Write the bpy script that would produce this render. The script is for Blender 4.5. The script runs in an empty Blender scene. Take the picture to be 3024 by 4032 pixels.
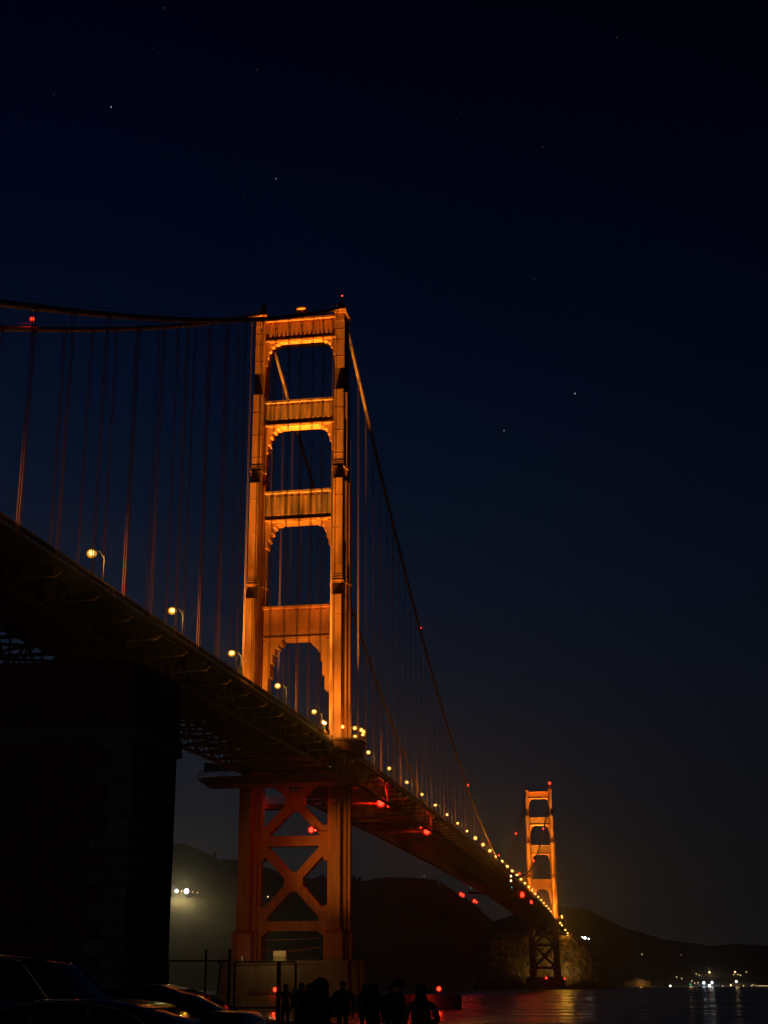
import bpy, bmesh, math, random
import numpy as np
from mathutils import Vector, Matrix
random.seed(7); rng = np.random.default_rng(7)
SC = bpy.context.scene
COL = SC.collection
# ------------------------------------------------------------------ camera
CAM = Vector((98.946, -430.587, 6.925)); YAW, PIT, ROL, FPX = -0.163744, 0.320226, -0.004986, 5601.0
F_ = Vector((math.sin(YAW)*math.cos(PIT), math.cos(YAW)*math.cos(PIT), math.sin(PIT)))
r0 = Vector((math.cos(YAW), -math.sin(YAW), 0)); u0 = r0.cross(F_)
R_ = r0*math.cos(ROL) + u0*math.sin(ROL); U_ = u0*math.cos(ROL) - r0*math.sin(ROL)
cd = bpy.data.cameras.new('camera'); cam = bpy.data.objects.new('camera', cd); COL.objects.link(cam)
cam.matrix_world = Matrix(((R_.x, U_.x, -F_.x, CAM.x), (R_.y, U_.y, -F_.y, CAM.y), (R_.z, U_.z, -F_.z, CAM.z), (0, 0, 0, 1)))
cd.sensor_fit = 'HORIZONTAL'; cd.sensor_width = 36.0; cd.lens = 36.0*FPX/3024.0
cd.clip_start = 0.1; cd.clip_end = 60000
SC.camera = cam
def ray(px, py): return F_ + R_*((px-1512)/FPX) - U_*((py-2016)/FPX)
def plane_x(px, py, x): d = ray(px, py); return CAM + d*((x-CAM.x)/d.x)
def plane_z(px, py, z): d = ray(px, py); return CAM + d*((z-CAM.z)/d.z)
def at(px, py, dist): d = ray(px, py); return CAM + d*(dist/math.hypot(d.x, d.y))
# ------------------------------------------------------------------ world, exposure
SC.view_settings.view_transform = 'Standard'; SC.view_settings.look = 'None'
SC.view_settings.exposure = 0; SC.view_settings.gamma = 1; SC.view_settings.use_curve_mapping = False
SC.cycles.use_denoising = True
SC.cycles.max_bounces = 4; SC.cycles.diffuse_bounces = 2; SC.cycles.glossy_bounces = 2; SC.cycles.volume_bounces = 0
SC.cycles.transmission_bounces = 3; SC.cycles.use_light_tree = True
SC.cycles.caustics_reflective = False; SC.cycles.caustics_refractive = False
W = bpy.data.worlds.new('World'); SC.world = W; W.use_nodes = True
def build_world():
    nt = W.node_tree; N = nt.nodes; L = nt.links
    for n in list(N): N.remove(n)
    out = N.new('ShaderNodeOutputWorld'); bg = N.new('ShaderNodeBackground')
    sky = N.new('ShaderNodeTexSky'); sky.sky_type = 'NISHITA'; sky.sun_disc = False
    sky.sun_elevation = math.radians(-5.0); sky.sun_rotation = math.radians(-62); sky.altitude = 10
    sky.air_density = 1.0; sky.dust_density = 1.0; sky.ozone_density = 2.0
    tc = N.new('ShaderNodeTexCoord'); sep = N.new('ShaderNodeSeparateXYZ'); L.new(tc.outputs['Generated'], sep.inputs[0])
    ramp = N.new('ShaderNodeValToRGB'); L.new(sep.outputs['Z'], ramp.inputs[0])
    cr = ramp.color_ramp; cr.interpolation = 'B_SPLINE'
    stops = SKY
    while len(cr.elements) < len(stops): cr.elements.new(0.5)
    for e, (p, c) in zip(cr.elements, stops): e.position = p; e.color = (*c, 1)
    # afterglow is stronger towards the west than towards the east
    mx = N.new('ShaderNodeMapRange'); L.new(sep.outputs['X'], mx.inputs[0])
    mx.inputs[1].default_value = -0.32; mx.inputs[2].default_value = 0.12; mx.inputs[3].default_value = 1.35; mx.inputs[4].default_value = 0.64
    mul = N.new('ShaderNodeVectorMath'); mul.operation = 'SCALE'; L.new(ramp.outputs[0], mul.inputs[0]); L.new(mx.outputs[0], mul.inputs['Scale'])
    tw = N.new('ShaderNodeVectorMath'); tw.operation = 'SCALE'; L.new(sky.outputs[0], tw.inputs[0]); tw.inputs['Scale'].default_value = TWILIGHT
    add = N.new('ShaderNodeVectorMath'); add.operation = 'ADD'; L.new(mul.outputs[0], add.inputs[0]); L.new(tw.outputs[0], add.inputs[1])
    last = add
    for (px, py, b) in STARS:
        d = ray(px, py).normalized()
        ds = N.new('ShaderNodeVectorMath'); ds.operation = 'DISTANCE'; L.new(tc.outputs['Generated'], ds.inputs[0]); ds.inputs[1].default_value = d
        lt = N.new('ShaderNodeMath'); lt.operation = 'LESS_THAN'; L.new(ds.outputs['Value'], lt.inputs[0]); lt.inputs[1].default_value = 0.00042
        sc = N.new('ShaderNodeVectorMath'); sc.operation = 'SCALE'; sc.inputs[0].default_value = (0.85, 0.92, 1.0)
        mm = N.new('ShaderNodeMath'); mm.operation = 'MULTIPLY'; mm.inputs[1].default_value = b*(.8 if b > .25 else .3); L.new(lt.outputs[0], mm.inputs[0]); L.new(mm.outputs[0], sc.inputs['Scale'])
        ad = N.new('ShaderNodeVectorMath'); ad.operation = 'ADD'; L.new(last.outputs[0], ad.inputs[0]); L.new(sc.outputs[0], ad.inputs[1]); last = ad
    L.new(last.outputs[0], bg.inputs[0]); bg.inputs[1].default_value = 1.0
    L.new(bg.outputs[0], out.inputs[0])
k = 3024/1659
STARS = [(240*k, 231*k, .5), (596*k, 386*k, .28), (1242*k, 850*k, .6), (1089*k, 930*k, .35), (354*k, 17*k, .1), (555*k, 151*k, .08),
         (527*k, 420*k, .1), (651*k, 548*k, .1), (1155*k, 602*k, .1), (1173*k, 317*k, .08), (1332*k, 81*k, .1), (116*k, 205*k, .08),
         (330*k, 104*k, .06), (198*k, 620*k, .06), (467*k, 273*k, .06), (986*k, 258*k, .05)]
SKY = [(0.0, (.0090, .0088, .0086)), (0.06, (.0082, .0084, .0092)), (0.11, (.0066, .0075, .0096)), (0.23, (.0028, .0066, .0160)),
       (0.38, (.0007, .0032, .0118)), (0.50, (.0002, .0012, .0066)), (0.62, (.0001, .0002, .0032)), (1.0, (.0001, .0001, .0015))]
TWILIGHT = 0.0
build_world()
# ------------------------------------------------------------------ helpers
def link(o, parent=None):
    COL.objects.link(o)
    if parent: o.parent = parent
    return o
def tag(o, label, cat, group=None, kind=None):
    if label: o['label'] = label
    if cat: o['category'] = cat
    if group: o['group'] = group
    if kind: o['kind'] = kind
    return o
def thing(name, label, cat, loc=(0, 0, 0), rz=0, group=None):
    o = bpy.data.objects.new(name, None); o.location = loc; o.rotation_euler = (0, 0, rz); o.empty_display_size = 0.3
    COL.objects.link(o); return tag(o, label, cat, group)
def dup(root, loc=None, rz=None, label=None, group=None):
    c = root.copy(); COL.objects.link(c)
    if loc is not None: c.location = loc
    if rz is not None: c.rotation_euler = (0, 0, rz)
    if label: c['label'] = label
    if group: c['group'] = group
    for ch in list(root.children):
        d = ch.copy(); COL.objects.link(d); d.parent = c
        for g in list(ch.children):
            e = g.copy(); COL.objects.link(e); e.parent = d
    return c
class MB:
    def __init__(s): s.v = []; s.f = []
    def add(s, v, f):
        b = len(s.v); s.v += [tuple(p) for p in v]; s.f += [tuple(i+b for i in q) for q in f]; return s
    def box(s, x0, x1, y0, y1, z0, z1):
        return s.add([(x0, y0, z0), (x1, y0, z0), (x1, y1, z0), (x0, y1, z0), (x0, y0, z1), (x1, y0, z1), (x1, y1, z1), (x0, y1, z1)],
                     [(0, 3, 2, 1), (4, 5, 6, 7), (0, 1, 5, 4), (1, 2, 6, 5), (2, 3, 7, 6), (3, 0, 4, 7)])
    def frustum(s, a, b, z0, z1):   # a, b = (x0,x1,y0,y1) rectangles at z0 and z1
        return s.add([(a[0], a[2], z0), (a[1], a[2], z0), (a[1], a[3], z0), (a[0], a[3], z0), (b[0], b[2], z1), (b[1], b[2], z1), (b[1], b[3], z1), (b[0], b[3], z1)],
                     [(0, 3, 2, 1), (4, 5, 6, 7), (0, 1, 5, 4), (1, 2, 6, 5), (2, 3, 7, 6), (3, 0, 4, 7)])
    def prism(s, poly, axis, a, b):  # convex-or-not polygon extruded along an axis; poly in the two other axes (order x,y,z)
        n = len(poly)
        def P(p, t):
            return {'x': (t, p[0], p[1]), 'y': (p[0], t, p[1]), 'z': (p[0], p[1], t)}[axis]
        v = [P(p, a) for p in poly] + [P(p, b) for p in poly]
        return s.add(v, [tuple(range(n)), tuple(range(2*n-1, n-1, -1))] + [(i, i+n, (i+1) % n+n, (i+1) % n) for i in range(n)])
    def tube(s, pts, r, n=6, cap=True):
        pts = [Vector(p) for p in pts]; rs = r if isinstance(r, (list, tuple)) else [r]*len(pts)
        V = []; Fc = []
        for i, p in enumerate(pts):
            t = (pts[min(i+1, len(pts)-1)] - pts[max(i-1, 0)]).normalized()
            a = Vector((1, 0, 0)) if abs(t.x) < .9 else Vector((0, 1, 0))
            u = t.cross(a).normalized(); w = t.cross(u)
            for j in range(n):
                an = 2*math.pi*j/n; V.append(p + (u*math.cos(an) + w*math.sin(an))*rs[i])
        for i in range(len(pts)-1):
            for j in range(n):
                Fc.append((i*n+j, i*n+(j+1) % n, (i+1)*n+(j+1) % n, (i+1)*n+j))
        if cap:
            Fc.append(tuple(range(n-1, -1, -1))); Fc.append(tuple((len(pts)-1)*n+j for j in range(n)))
        return s.add(V, Fc)
    def bar(s, p, q, w, h=None):     # rectangular bar from p to q
        p = Vector(p); q = Vector(q); h = h or w; t = (q-p).normalized()
        a = Vector((0, 0, 1)) if abs(t.z) < .95 else Vector((1, 0, 0))
        u = t.cross(a).normalized()*w/2; v = u.cross(t).normalized()*h/2
        V = [p-u-v, p+u-v, p+u+v, p-u+v, q-u-v, q+u-v, q+u+v, q-u+v]
        return s.add(V, [(0, 1, 2, 3), (7, 6, 5, 4), (0, 4, 5, 1), (1, 5, 6, 2), (2, 6, 7, 3), (3, 7, 4, 0)])
    def lathe(s, prof, c=(0, 0, 0), n=12):   # prof: (r, z)
        V = []; Fc = []; c = Vector(c)
        for r, z in prof:
            for j in range(n):
                a = 2*math.pi*j/n; V.append(c + Vector((r*math.cos(a), r*math.sin(a), z)))
        for i in range(len(prof)-1):
            for j in range(n): Fc.append((i*n+j, i*n+(j+1) % n, (i+1)*n+(j+1) % n, (i+1)*n+j))
        Fc.append(tuple(range(n-1, -1, -1))); Fc.append(tuple((len(prof)-1)*n+j for j in range(n)))
        return s.add(V, Fc)
    def ball(s, c, r, n=10, m=6, sc=(1, 1, 1)):
        V = []; Fc = []; c = Vector(c)
        for i in range(m+1):
            th = math.pi*i/m
            for j in range(n):
                a = 2*math.pi*j/n
                V.append(c + Vector((r*sc[0]*math.sin(th)*math.cos(a), r*sc[1]*math.sin(th)*math.sin(a), -r*sc[2]*math.cos(th))))
        for i in range(m):
            for j in range(n): Fc.append((i*n+j, i*n+(j+1) % n, (i+1)*n+(j+1) % n, (i+1)*n+j))
        return s.add(V, Fc)
    def mesh(s, name, mat, smooth=False):
        me = bpy.data.meshes.new(name); me.from_pydata(s.v, [], s.f); me.validate(); me.update()
        if mat: me.materials.append(mat)
        bm = bmesh.new(); bm.from_mesh(me); bmesh.ops.recalc_face_normals(bm, faces=bm.faces); bm.to_mesh(me); bm.free()
        if smooth: me.polygons.foreach_set('use_smooth', [True]*len(me.polygons))
        return me
    def build(s, name, mat, parent=None, smooth=False, loc=None):
        o = bpy.data.objects.new(name, s.mesh(name, mat, smooth))
        if loc is not None: o.location = loc
        return link(o, parent)
# ------------------------------------------------------------------ materials
def mat(name, col, rough=.6, metal=0, noise=None, spec=.5, coat=0, bump=None, stretch=(1, 1, 1), amount=.35):
    m = bpy.data.materials.new(name); m.use_nodes = True; nt = m.node_tree; b = nt.nodes['Principled BSDF']
    b.inputs['Roughness'].default_value = rough; b.inputs['Metallic'].default_value = metal; b.inputs['Specular IOR Level'].default_value = spec
    b.inputs['Coat Weight'].default_value = coat; b.inputs['Coat Roughness'].default_value = .03
    if noise:
        tc = nt.nodes.new('ShaderNodeTexCoord'); mp = nt.nodes.new('ShaderNodeMapping'); mp.inputs['Scale'].default_value = stretch
        nt.links.new(tc.outputs['Object'], mp.inputs[0])
        nz = nt.nodes.new('ShaderNodeTexNoise'); nz.inputs['Scale'].default_value = noise; nz.inputs['Detail'].default_value = 6; nz.inputs['Roughness'].default_value = .65
        nt.links.new(mp.outputs[0], nz.inputs['Vector'])
        rp = nt.nodes.new('ShaderNodeValToRGB'); rp.color_ramp.elements[0].position = .35; rp.color_ramp.elements[1].position = .68
        rp.color_ramp.elements[0].color = (*[c*(1-amount) for c in col], 1); rp.color_ramp.elements[1].color = (*[min(1, c*(1+amount*.45)) for c in col], 1)
        nt.links.new(nz.outputs['Fac'], rp.inputs[0]); nt.links.new(rp.outputs[0], b.inputs['Base Color'])
        if bump:
            bp = nt.nodes.new('ShaderNodeBump'); bp.inputs['Strength'].default_value = bump; bp.inputs['Distance'].default_value = .05
            nt.links.new(nz.outputs['Fac'], bp.inputs['Height']); nt.links.new(bp.outputs[0], b.inputs['Normal'])
    else:
        b.inputs['Base Color'].default_value = (*col, 1)
    return m
def glow(name, col, s):
    m = bpy.data.materials.new(name); m.use_nodes = True; nt = m.node_tree
    for n in list(nt.nodes): nt.nodes.remove(n)
    o = nt.nodes.new('ShaderNodeOutputMaterial'); e = nt.nodes.new('ShaderNodeEmission'); e.inputs[0].default_value = (*col, 1); e.inputs[1].default_value = s
    nt.links.new(e.outputs[0], o.inputs[0]); m.cycles.emission_sampling = 'NONE'
    return m
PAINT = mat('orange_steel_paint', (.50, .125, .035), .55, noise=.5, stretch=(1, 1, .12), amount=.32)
PAINT_W = mat('weathered_orange_paint', (.23, .058, .014), .7, noise=.9, stretch=(1, 1, .1), amount=.75)  # real grime streaks; base also darkened for the struts' weaker grazing light
def plates(m, dark=.72):
    """riveted plate seams and slightly uneven plates"""
    nt = m.node_tree; b = nt.nodes['Principled BSDF']; src = b.inputs['Base Color'].links[0].from_socket
    tc = nt.nodes.new('ShaderNodeTexCoord'); sp = nt.nodes.new('ShaderNodeSeparateXYZ'); nt.links.new(tc.outputs['Object'], sp.inputs[0])
    ad = nt.nodes.new('ShaderNodeMath'); ad.operation = 'ADD'; nt.links.new(sp.outputs['X'], ad.inputs[0]); nt.links.new(sp.outputs['Y'], ad.inputs[1])
    cb = nt.nodes.new('ShaderNodeCombineXYZ'); nt.links.new(ad.outputs[0], cb.inputs[0]); nt.links.new(sp.outputs['Z'], cb.inputs[1])
    br = nt.nodes.new('ShaderNodeTexBrick'); br.inputs['Scale'].default_value = 1; br.inputs['Brick Width'].default_value = 1.1; br.inputs['Row Height'].default_value = 3.4; br.inputs['Mortar Size'].default_value = .05
    br.offset = 0; br.inputs['Color1'].default_value = (1, 1, 1, 1); br.inputs['Color2'].default_value = (.84, .82, .80, 1); br.inputs['Mortar'].default_value = (dark, dark, dark, 1)
    nt.links.new(cb.outputs[0], br.inputs['Vector'])
    mx = nt.nodes.new('ShaderNodeMix'); mx.data_type = 'RGBA'; mx.blend_type = 'MULTIPLY'; mx.inputs['Factor'].default_value = 1
    nt.links.new(src, mx.inputs['A']); nt.links.new(br.outputs['Color'], mx.inputs['B']); nt.links.new(mx.outputs['Result'], b.inputs['Base Color'])
plates(PAINT)
PAINT_S = mat('dull_orange_paint', (.38, .074, .016), .65, noise=.6, stretch=(1, 1, .12), amount=.3)  # tower orange darkened to stand for the weaker light on the struts
PAINT_U = mat('sooty_truss_paint', (.17, .036, .012), .75, noise=.8, amount=.4)  # same orange as the tower, darkened to paint in the under-deck shade
PAINT_D = mat('grimy_orange_paint', (.22, .05, .016), .7, noise=.8, stretch=(1, 1, .3), amount=.4)  # darker orange than the tower paint
ROPE = mat('painted_wire_rope', (.34, .10, .04), .6)
CONC = mat('pier_concrete', (.30, .25, .20), .85, noise=.35, stretch=(1, 1, .25), amount=.35, bump=.3)
ASPH = mat('asphalt', (.05, .05, .05), .85, noise=3, bump=.3)
ROADM = mat('bridge_road_surface', (.06, .06, .06), .85, noise=1)
BRICK = mat('old_brick', (.16, .07, .045), .9, noise=1.2, bump=.4)
GRAN = mat('granite_block', (.26, .24, .21), .85, noise=.8, bump=.3)
DARKM = mat('dark_galvanised_steel', (.06, .06, .06), .5, metal=.6, noise=6)
POSTM = mat('lamp_post_paint', (.022, .009, .005), .5, noise=3)
NET = mat('stainless_bracket', (.42, .17, .09), .45, metal=.3, noise=2)
TARP = mat('scaffold_netting', (.13, .10, .06), .8, noise=1.2, bump=.3, amount=.6)
RUBBER = mat('tyre_rubber', (.02, .02, .02), .8, noise=20)
AMBER = glow('sodium_lamp', (1.0, .66, .17), 8)
AMBERF = glow('sodium_lamp_far', (1.0, .66, .17), 8)
GLOBE = glow('globe_lamp', (1.0, .66, .17), 7)
REDL = glow('red_beacon', (1.0, .035, .014), 9)
WHITEL = glow('white_lamp', (.95, 1.0, 1.0), 7)
COOL = glow('cold_white_lamp', (.75, .85, 1.0), 7)
WARMW = glow('warm_lamp', (1.0, .66, .28), 3)
GREENL = glow('green_lamp', (.1, 1.0, .5), .35)
def halo_mat(name, col, s, clear):
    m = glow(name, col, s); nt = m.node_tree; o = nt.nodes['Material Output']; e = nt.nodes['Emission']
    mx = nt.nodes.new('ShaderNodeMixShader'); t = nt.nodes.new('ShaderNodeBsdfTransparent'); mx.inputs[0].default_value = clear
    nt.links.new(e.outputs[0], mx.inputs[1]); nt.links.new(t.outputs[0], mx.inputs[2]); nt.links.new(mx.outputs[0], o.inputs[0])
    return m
HALO = halo_mat('frosted_amber_glass', (1.0, .36, .008), .95, .4)  # translucent emissive shell imitating the amber glow around a lamp
HALO_R = halo_mat('frosted_red_glass', (1.0, .01, .003), .75, .5)  # red shell of the same kind, imitating the glow around a beacon
def lamp(name, loc, power, col, parent=None, r=.3, kind='POINT', aim=None, size=60, blend=1.0):
    d = bpy.data.lights.new(name, kind); d.energy = power; d.color = col; d.shadow_soft_size = r
    if kind == 'SPOT': d.spot_size = math.radians(size); d.spot_blend = blend
    o = bpy.data.objects.new(name, d); COL.objects.link(o); o.location = loc
    if aim is not None: o.rotation_mode = 'QUATERNION'; o.rotation_quaternion = (Vector(aim)-Vector(loc)).to_track_quat('-Z', 'Y')
    if parent: o.parent = parent
    return o
SODIUM = (1.0, .67, .08)
# ------------------------------------------------------------------ bridge geometry functions
def zd(Y):
    if Y < 0: return 77 + .0283*Y
    if Y > 1280: return 77 - .0283*(Y-1280)
    return 77 + 6*(1-((Y-640)/640)**2)
def zc(Y):
    if Y < 0: return 226 + .547*Y + .000228*Y*Y
    if Y > 1280: y = 1280-Y; return 226 + .547*y + .000228*y*y
    return 226 - 142*(1-((Y-640)/640)**2)
# ------------------------------------------------------------------ ground and water
def water_mat():
    m = bpy.data.materials.new('bay_water'); m.use_nodes = True; nt = m.node_tree; b = nt.nodes['Principled BSDF']
    b.inputs['Base Color'].default_value = (.012, .012, .014, 1); b.inputs['Roughness'].default_value = .22; b.inputs['Specular IOR Level'].default_value = .6
    tc = nt.nodes.new('ShaderNodeTexCoord'); mp = nt.nodes.new('ShaderNodeMapping'); mp.inputs['Scale'].default_value = (1, 1, 1)
    nt.links.new(tc.outputs['Object'], mp.inputs[0])
    n1 = nt.nodes.new('ShaderNodeTexNoise'); n1.inputs['Scale'].default_value = .22; n1.inputs['Detail'].default_value = 5
    n2 = nt.nodes.new('ShaderNodeTexNoise'); n2.inputs['Scale'].default_value = .022; n2.inputs['Detail'].default_value = 3
    nt.links.new(mp.outputs[0], n1.inputs['Vector']); nt.links.new(mp.outputs[0], n2.inputs['Vector'])
    ad = nt.nodes.new('ShaderNodeMath'); ad.operation = 'MULTIPLY_ADD'; nt.links.new(n2.outputs['Fac'], ad.inputs[0]); ad.inputs[1].default_value = 4; nt.links.new(n1.outputs['Fac'], ad.inputs[2])
    m2 = nt.nodes.new('ShaderNodeMapping'); m2.inputs['Scale'].default_value = (.006, .035, 1); m2.inputs['Rotation'].default_value = (0, 0, -.13); nt.links.new(tc.outputs['Object'], m2.inputs[0])
    n3 = nt.nodes.new('ShaderNodeTexNoise'); n3.inputs['Scale'].default_value = 1; n3.inputs['Detail'].default_value = 4; nt.links.new(m2.outputs[0], n3.inputs['Vector'])
    mr = nt.nodes.new('ShaderNodeMapRange'); mr.inputs[1].default_value = .35; mr.inputs[2].default_value = .68; mr.inputs[3].default_value = .10; mr.inputs[4].default_value = .36; nt.links.new(n3.outputs['Fac'], mr.inputs[0]); nt.links.new(mr.outputs[0], b.inputs['Roughness'])
    bp = nt.nodes.new('ShaderNodeBump'); bp.inputs['Strength'].default_value = .75; bp.inputs['Distance'].default_value = 1.0
    nt.links.new(ad.outputs[0], bp.inputs['Height']); nt.links.new(bp.outputs[0], b.inputs['Normal'])
    return m
tag(MB().add([(-9000, -3000, 0), (9000, -3000, 0), (9000, 9000, 0), (-9000, 9000, 0)], [(0, 1, 2, 3)]).build('water', water_mat()), None, None, kind='structure')
GZ = 5.4
tag(MB().prism([(-60, -345), (74, -352), (90, -374), (118, -386), (150, -400), (400, -520), (400, -620), (-60, -620)], 'z', -3, GZ).build('ground', ASPH), None, None, kind='structure')
# ------------------------------------------------------------------ hills
def ridge(px, prof):
    xs, ys = zip(*prof); return np.interp(px, xs, ys)
HILLS = {}
def on_hill(px, py, name):
    """the point just in front of the hillside where the view of (px, py) meets it"""
    prof, R0, front = HILLS[name]; top = at(px, float(ridge(px, prof)), R0).z; rad = R0-front
    while rad < R0:
        u = (rad-(R0-front))/front; h = top*(u*u*(3-2*u))**.8-2
        if at(px, py, rad).z <= h: break
        rad += 4
    return max(rad-22, R0-front)
def hill(name, prof, R0, front, seed, m, back=500, rough=.05, x0=None, x1=None, nx=150, nr=26, jag=0):
    HILLS[name] = (prof, R0, front)
    r = np.random.default_rng(seed)
    xs = np.linspace(x0 or prof[0][0], x1 or prof[-1][0], nx)
    ph = r.uniform(0, 6.28, (8, 3)); fr = r.uniform(.004, .03, (8, 2))
    V = []; Fc = []
    tops = np.array([at(px, float(ridge(px, prof)), R0).z for px in xs]); kn = np.hanning(41); kn /= kn.sum(); sm = np.convolve(np.pad(tops, 20, mode='edge'), kn, 'valid')
    for i, px in enumerate(xs):
        d = ray(px, 3700); a = math.atan2(d.x, d.y)
        top = tops[i]
        for j in range(nr):
            t = j/(nr-1); rad = R0 - front + (front+back)*t
            u = (rad-(R0-front))/front
            tu = sm[i] + (top-sm[i])*min(1, u)**7
            h = tu*(u*u*(3-2*u))**.8 if u < 1 else top*(1-.5*((rad-R0)/back))
            X = CAM.x + rad*math.sin(a); Y = CAM.y + rad*math.cos(a)
            n = sum(math.sin(fr[k][0]*X+ph[k][0])*math.sin(fr[k][1]*Y+ph[k][1]) for k in range(8))/4
            edge = min(1, u*3) if u < 1 else 0
            damp = 1 if abs(u-1) > .12 else abs(u-1)/.12
            h = h + sm[i]*rough*n*edge*damp + (jag*r.uniform(-1, 1) if abs(u-1) < .09 else 0)
            V.append((X, Y, h-2))
    for i in range(nx-1):
        for j in range(nr-1):
            Fc.append((i*nr+j, (i+1)*nr+j, (i+1)*nr+j+1, i*nr+j+1))
    o = MB().add(V, Fc).build(name, m, smooth=True)
    return tag(o, None, None, kind='structure')
HILLM = mat('scrub_hillside', (.075, .065, .04), .95, noise=.03, amount=.5, bump=.4)
CLIFF = mat('rock_face', (.22, .15, .07), .95, noise=.16, amount=.85, bump=1.0)
hill('hills', [(300, 3330), (560, 3322), (677, 3314), (714, 3315), (762, 3330), (800, 3350), (838, 3365), (848, 3380), (911, 3377), (1000, 3400), (1100, 3430), (1198, 3470), (1224, 3472), (1242, 3460), (1263, 3449),
      (1281, 3458), (1386, 3464), (1404, 3474), (1430, 3476), (1459, 3462), (1480, 3455), (1549, 3449), (1670, 3450), (1690, 3452), (1727, 3456), (1748, 3468), (1769, 3485), (1794, 3500), (1815, 3512), (1880, 3560), (1960, 3640), (2080, 3760), (2140, 3872)],
     2250, 420, 3, HILLM, nx=260, jag=1.0)
hill('far_hills', [(1750, 3700), (1900, 3640), (2050, 3590), (2160, 3566), (2225, 3565), (2260, 3572), (2320, 3578), (2370, 3605), (2440, 3642), (2470, 3655), (2530, 3668), (2600, 3694), (2650, 3700), (2745, 3711), (2800, 3727), (2850, 3714), (2900, 3713), (2960, 3716), (3024, 3722), (3300, 3730)],
     3300, 800, 5, HILLM, nx=200, jag=.8)
# lit rocky headland under the far tower
def headland():
    nx, nz = 150, 70; V = []; Fc = []; r = np.random.default_rng(11)
    oc = [(r.uniform(-1, 1), r.uniform(.5, 1.2), r.uniform(0, 6.28), f, .62**k_) for k_, f in enumerate((.05, .09, .16, .28, .5, .85)) for _ in range(3)]
    for i in range(nx):
        s = i/(nx-1); X = -95 + 165*s
        topz = 60*min(1, (s/.16)**.6)*min(1, ((1-s)/.26)**.55) + 2
        for j in range(nz):
            t = j/(nz-1); z = -2 + topz*t
            Y = 1320 + 34*t**1.5 + 14*(abs(s-.5)*2)**2
            n = sum(abs(math.sin(f*(a*X+b*z)+p))*w for a, b, p, f, w in oc)*1.6-4
            V.append((X + .8*math.sin(z*.7+i), Y - n*(.35+.8*t) + r.uniform(-.8, .8), z + .5*math.sin(X*.9)*min(1, t*4) + r.uniform(-.3, .3)))
        V.append((X, 1470, topz+8))
    q = nz+1
    for i in range(nx-1):
        for j in range(q-1): Fc.append((i*q+j, (i+1)*q+j, (i+1)*q+j+1, i*q+j+1))
    return tag(MB().add(V, Fc).build('headland', CLIFF), None, None, kind='structure')
headland()
# ------------------------------------------------------------------ towers
def leg_part(s, L):
    """one tower leg: stepped cross plan that widens downwards; s = side (-1 west, +1 east)"""
    m = MB(); cx = 13.7*s
    def cross(z0, z1, rects):
        for (a, b) in rects: m.box(cx-a, cx+a, -b, b, z0, z1)
    cross(193.7, 222.2, [(1.6, 3.9)])
    cross(162.1, 193.7, [(1.6, 5.15), (2.35, 2.2)])
    cross(122.9, 162.1, [(1.65, 6.45), (2.45, 2.7), (3.1, .9)])
    cross(67, 122.9, [(1.7, 7.8), (2.55, 3.0), (3.35, 1.0)])
    cross(21.7, 67, [(1.82, 8.4), (2.7, 3.2), (3.5, 1.1)])
    for z in (104, 116, 133, 145, 156, 171, 179, 187, 199, 206, 212, 216): # plate joints
        b = 7.8 if z < 122 else 6.45 if z < 162 else 5.15 if z < 193 else 3.9
        a = 1.7 if z < 122 else 1.6
        m.box(cx-a-.01, cx+a+.01, -b-.05, -b+.3, z, z+.14)
    leg = m.build('leg', PAINT, L)
    for z, rects in ((127.6, [(1.65, 6.45), (2.45, 2.7), (3.1, .9)]), (166.4, [(1.6, 5.15), (2.35, 2.2)])):
        c = MB()      # cornice moulding above each set-back
        for (a, b) in rects:
            c.box(cx-a-.04, cx+a+.04, -b-.04, b+.04, z, z+2.6)
            for k, dz in enumerate((0, .9, 1.7)): c.box(cx-a-.34+.1*k, cx+a+.34-.1*k, -b-.34+.1*k, b+.34-.1*k, z+dz, z+dz+.35)
        c.build('moulding', PAINT, leg)
    t = MB()      # fluted capital and cap slab
    for i in range(5):
        x = cx-1.3+.65*i; t.prism([(x-.3, -3.9), (x, -4.12), (x+.3, -3.9)], 'z', 219.2, 222.2)
    t.box(cx-1.9, cx+1.9, -4.3, 4.3, 222.2, 222.9); t.box(cx-2.15, cx+2.15, -4.6, 4.6, 222.9, 223.5); t.box(cx-1.9, cx+1.9, -4.2, 4.2, 223.5, 224.2)
    t.build('capital', PAINT, leg)
    h = MB()      # saddle housing and finial
    h.frustum((cx-1.3, cx+1.3, -3.2, 3.2), (cx-.95, cx+.95, -2.2, 2.2), 224.2, 226.6)
    h.box(cx-.62, cx+.62, -.8, .8, 226.6, 229.2); h.frustum((cx-.62, cx+.62, -.8, .8), (cx-.4, cx+.4, -.5, .5), 229.2, 229.8)
    h.build('saddle_housing', PAINT_D, leg)
    p = MB()      # flared foot and pedestal
    for (a, b, e) in ((1.82, 8.4, 1.0), (2.7, 3.2, .55), (3.5, 1.1, .55)):
        p.box(cx-a-e, cx+a+e, -b-e, b+e, 13.3, 20.6)
        p.box(cx-a-e-.25, cx+a+e+.25, -b-e-.25, b+e+.25, 20.6, 20.9)
        p.frustum((cx-a-e-.1, cx+a+e+.1, -b-e-.1, b+e+.1), (cx-a-.04, cx+a+.04, -b-.04, b+.04), 20.9, 22.2)
    p.build('pedestal', PAINT, leg)
    return leg
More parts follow.
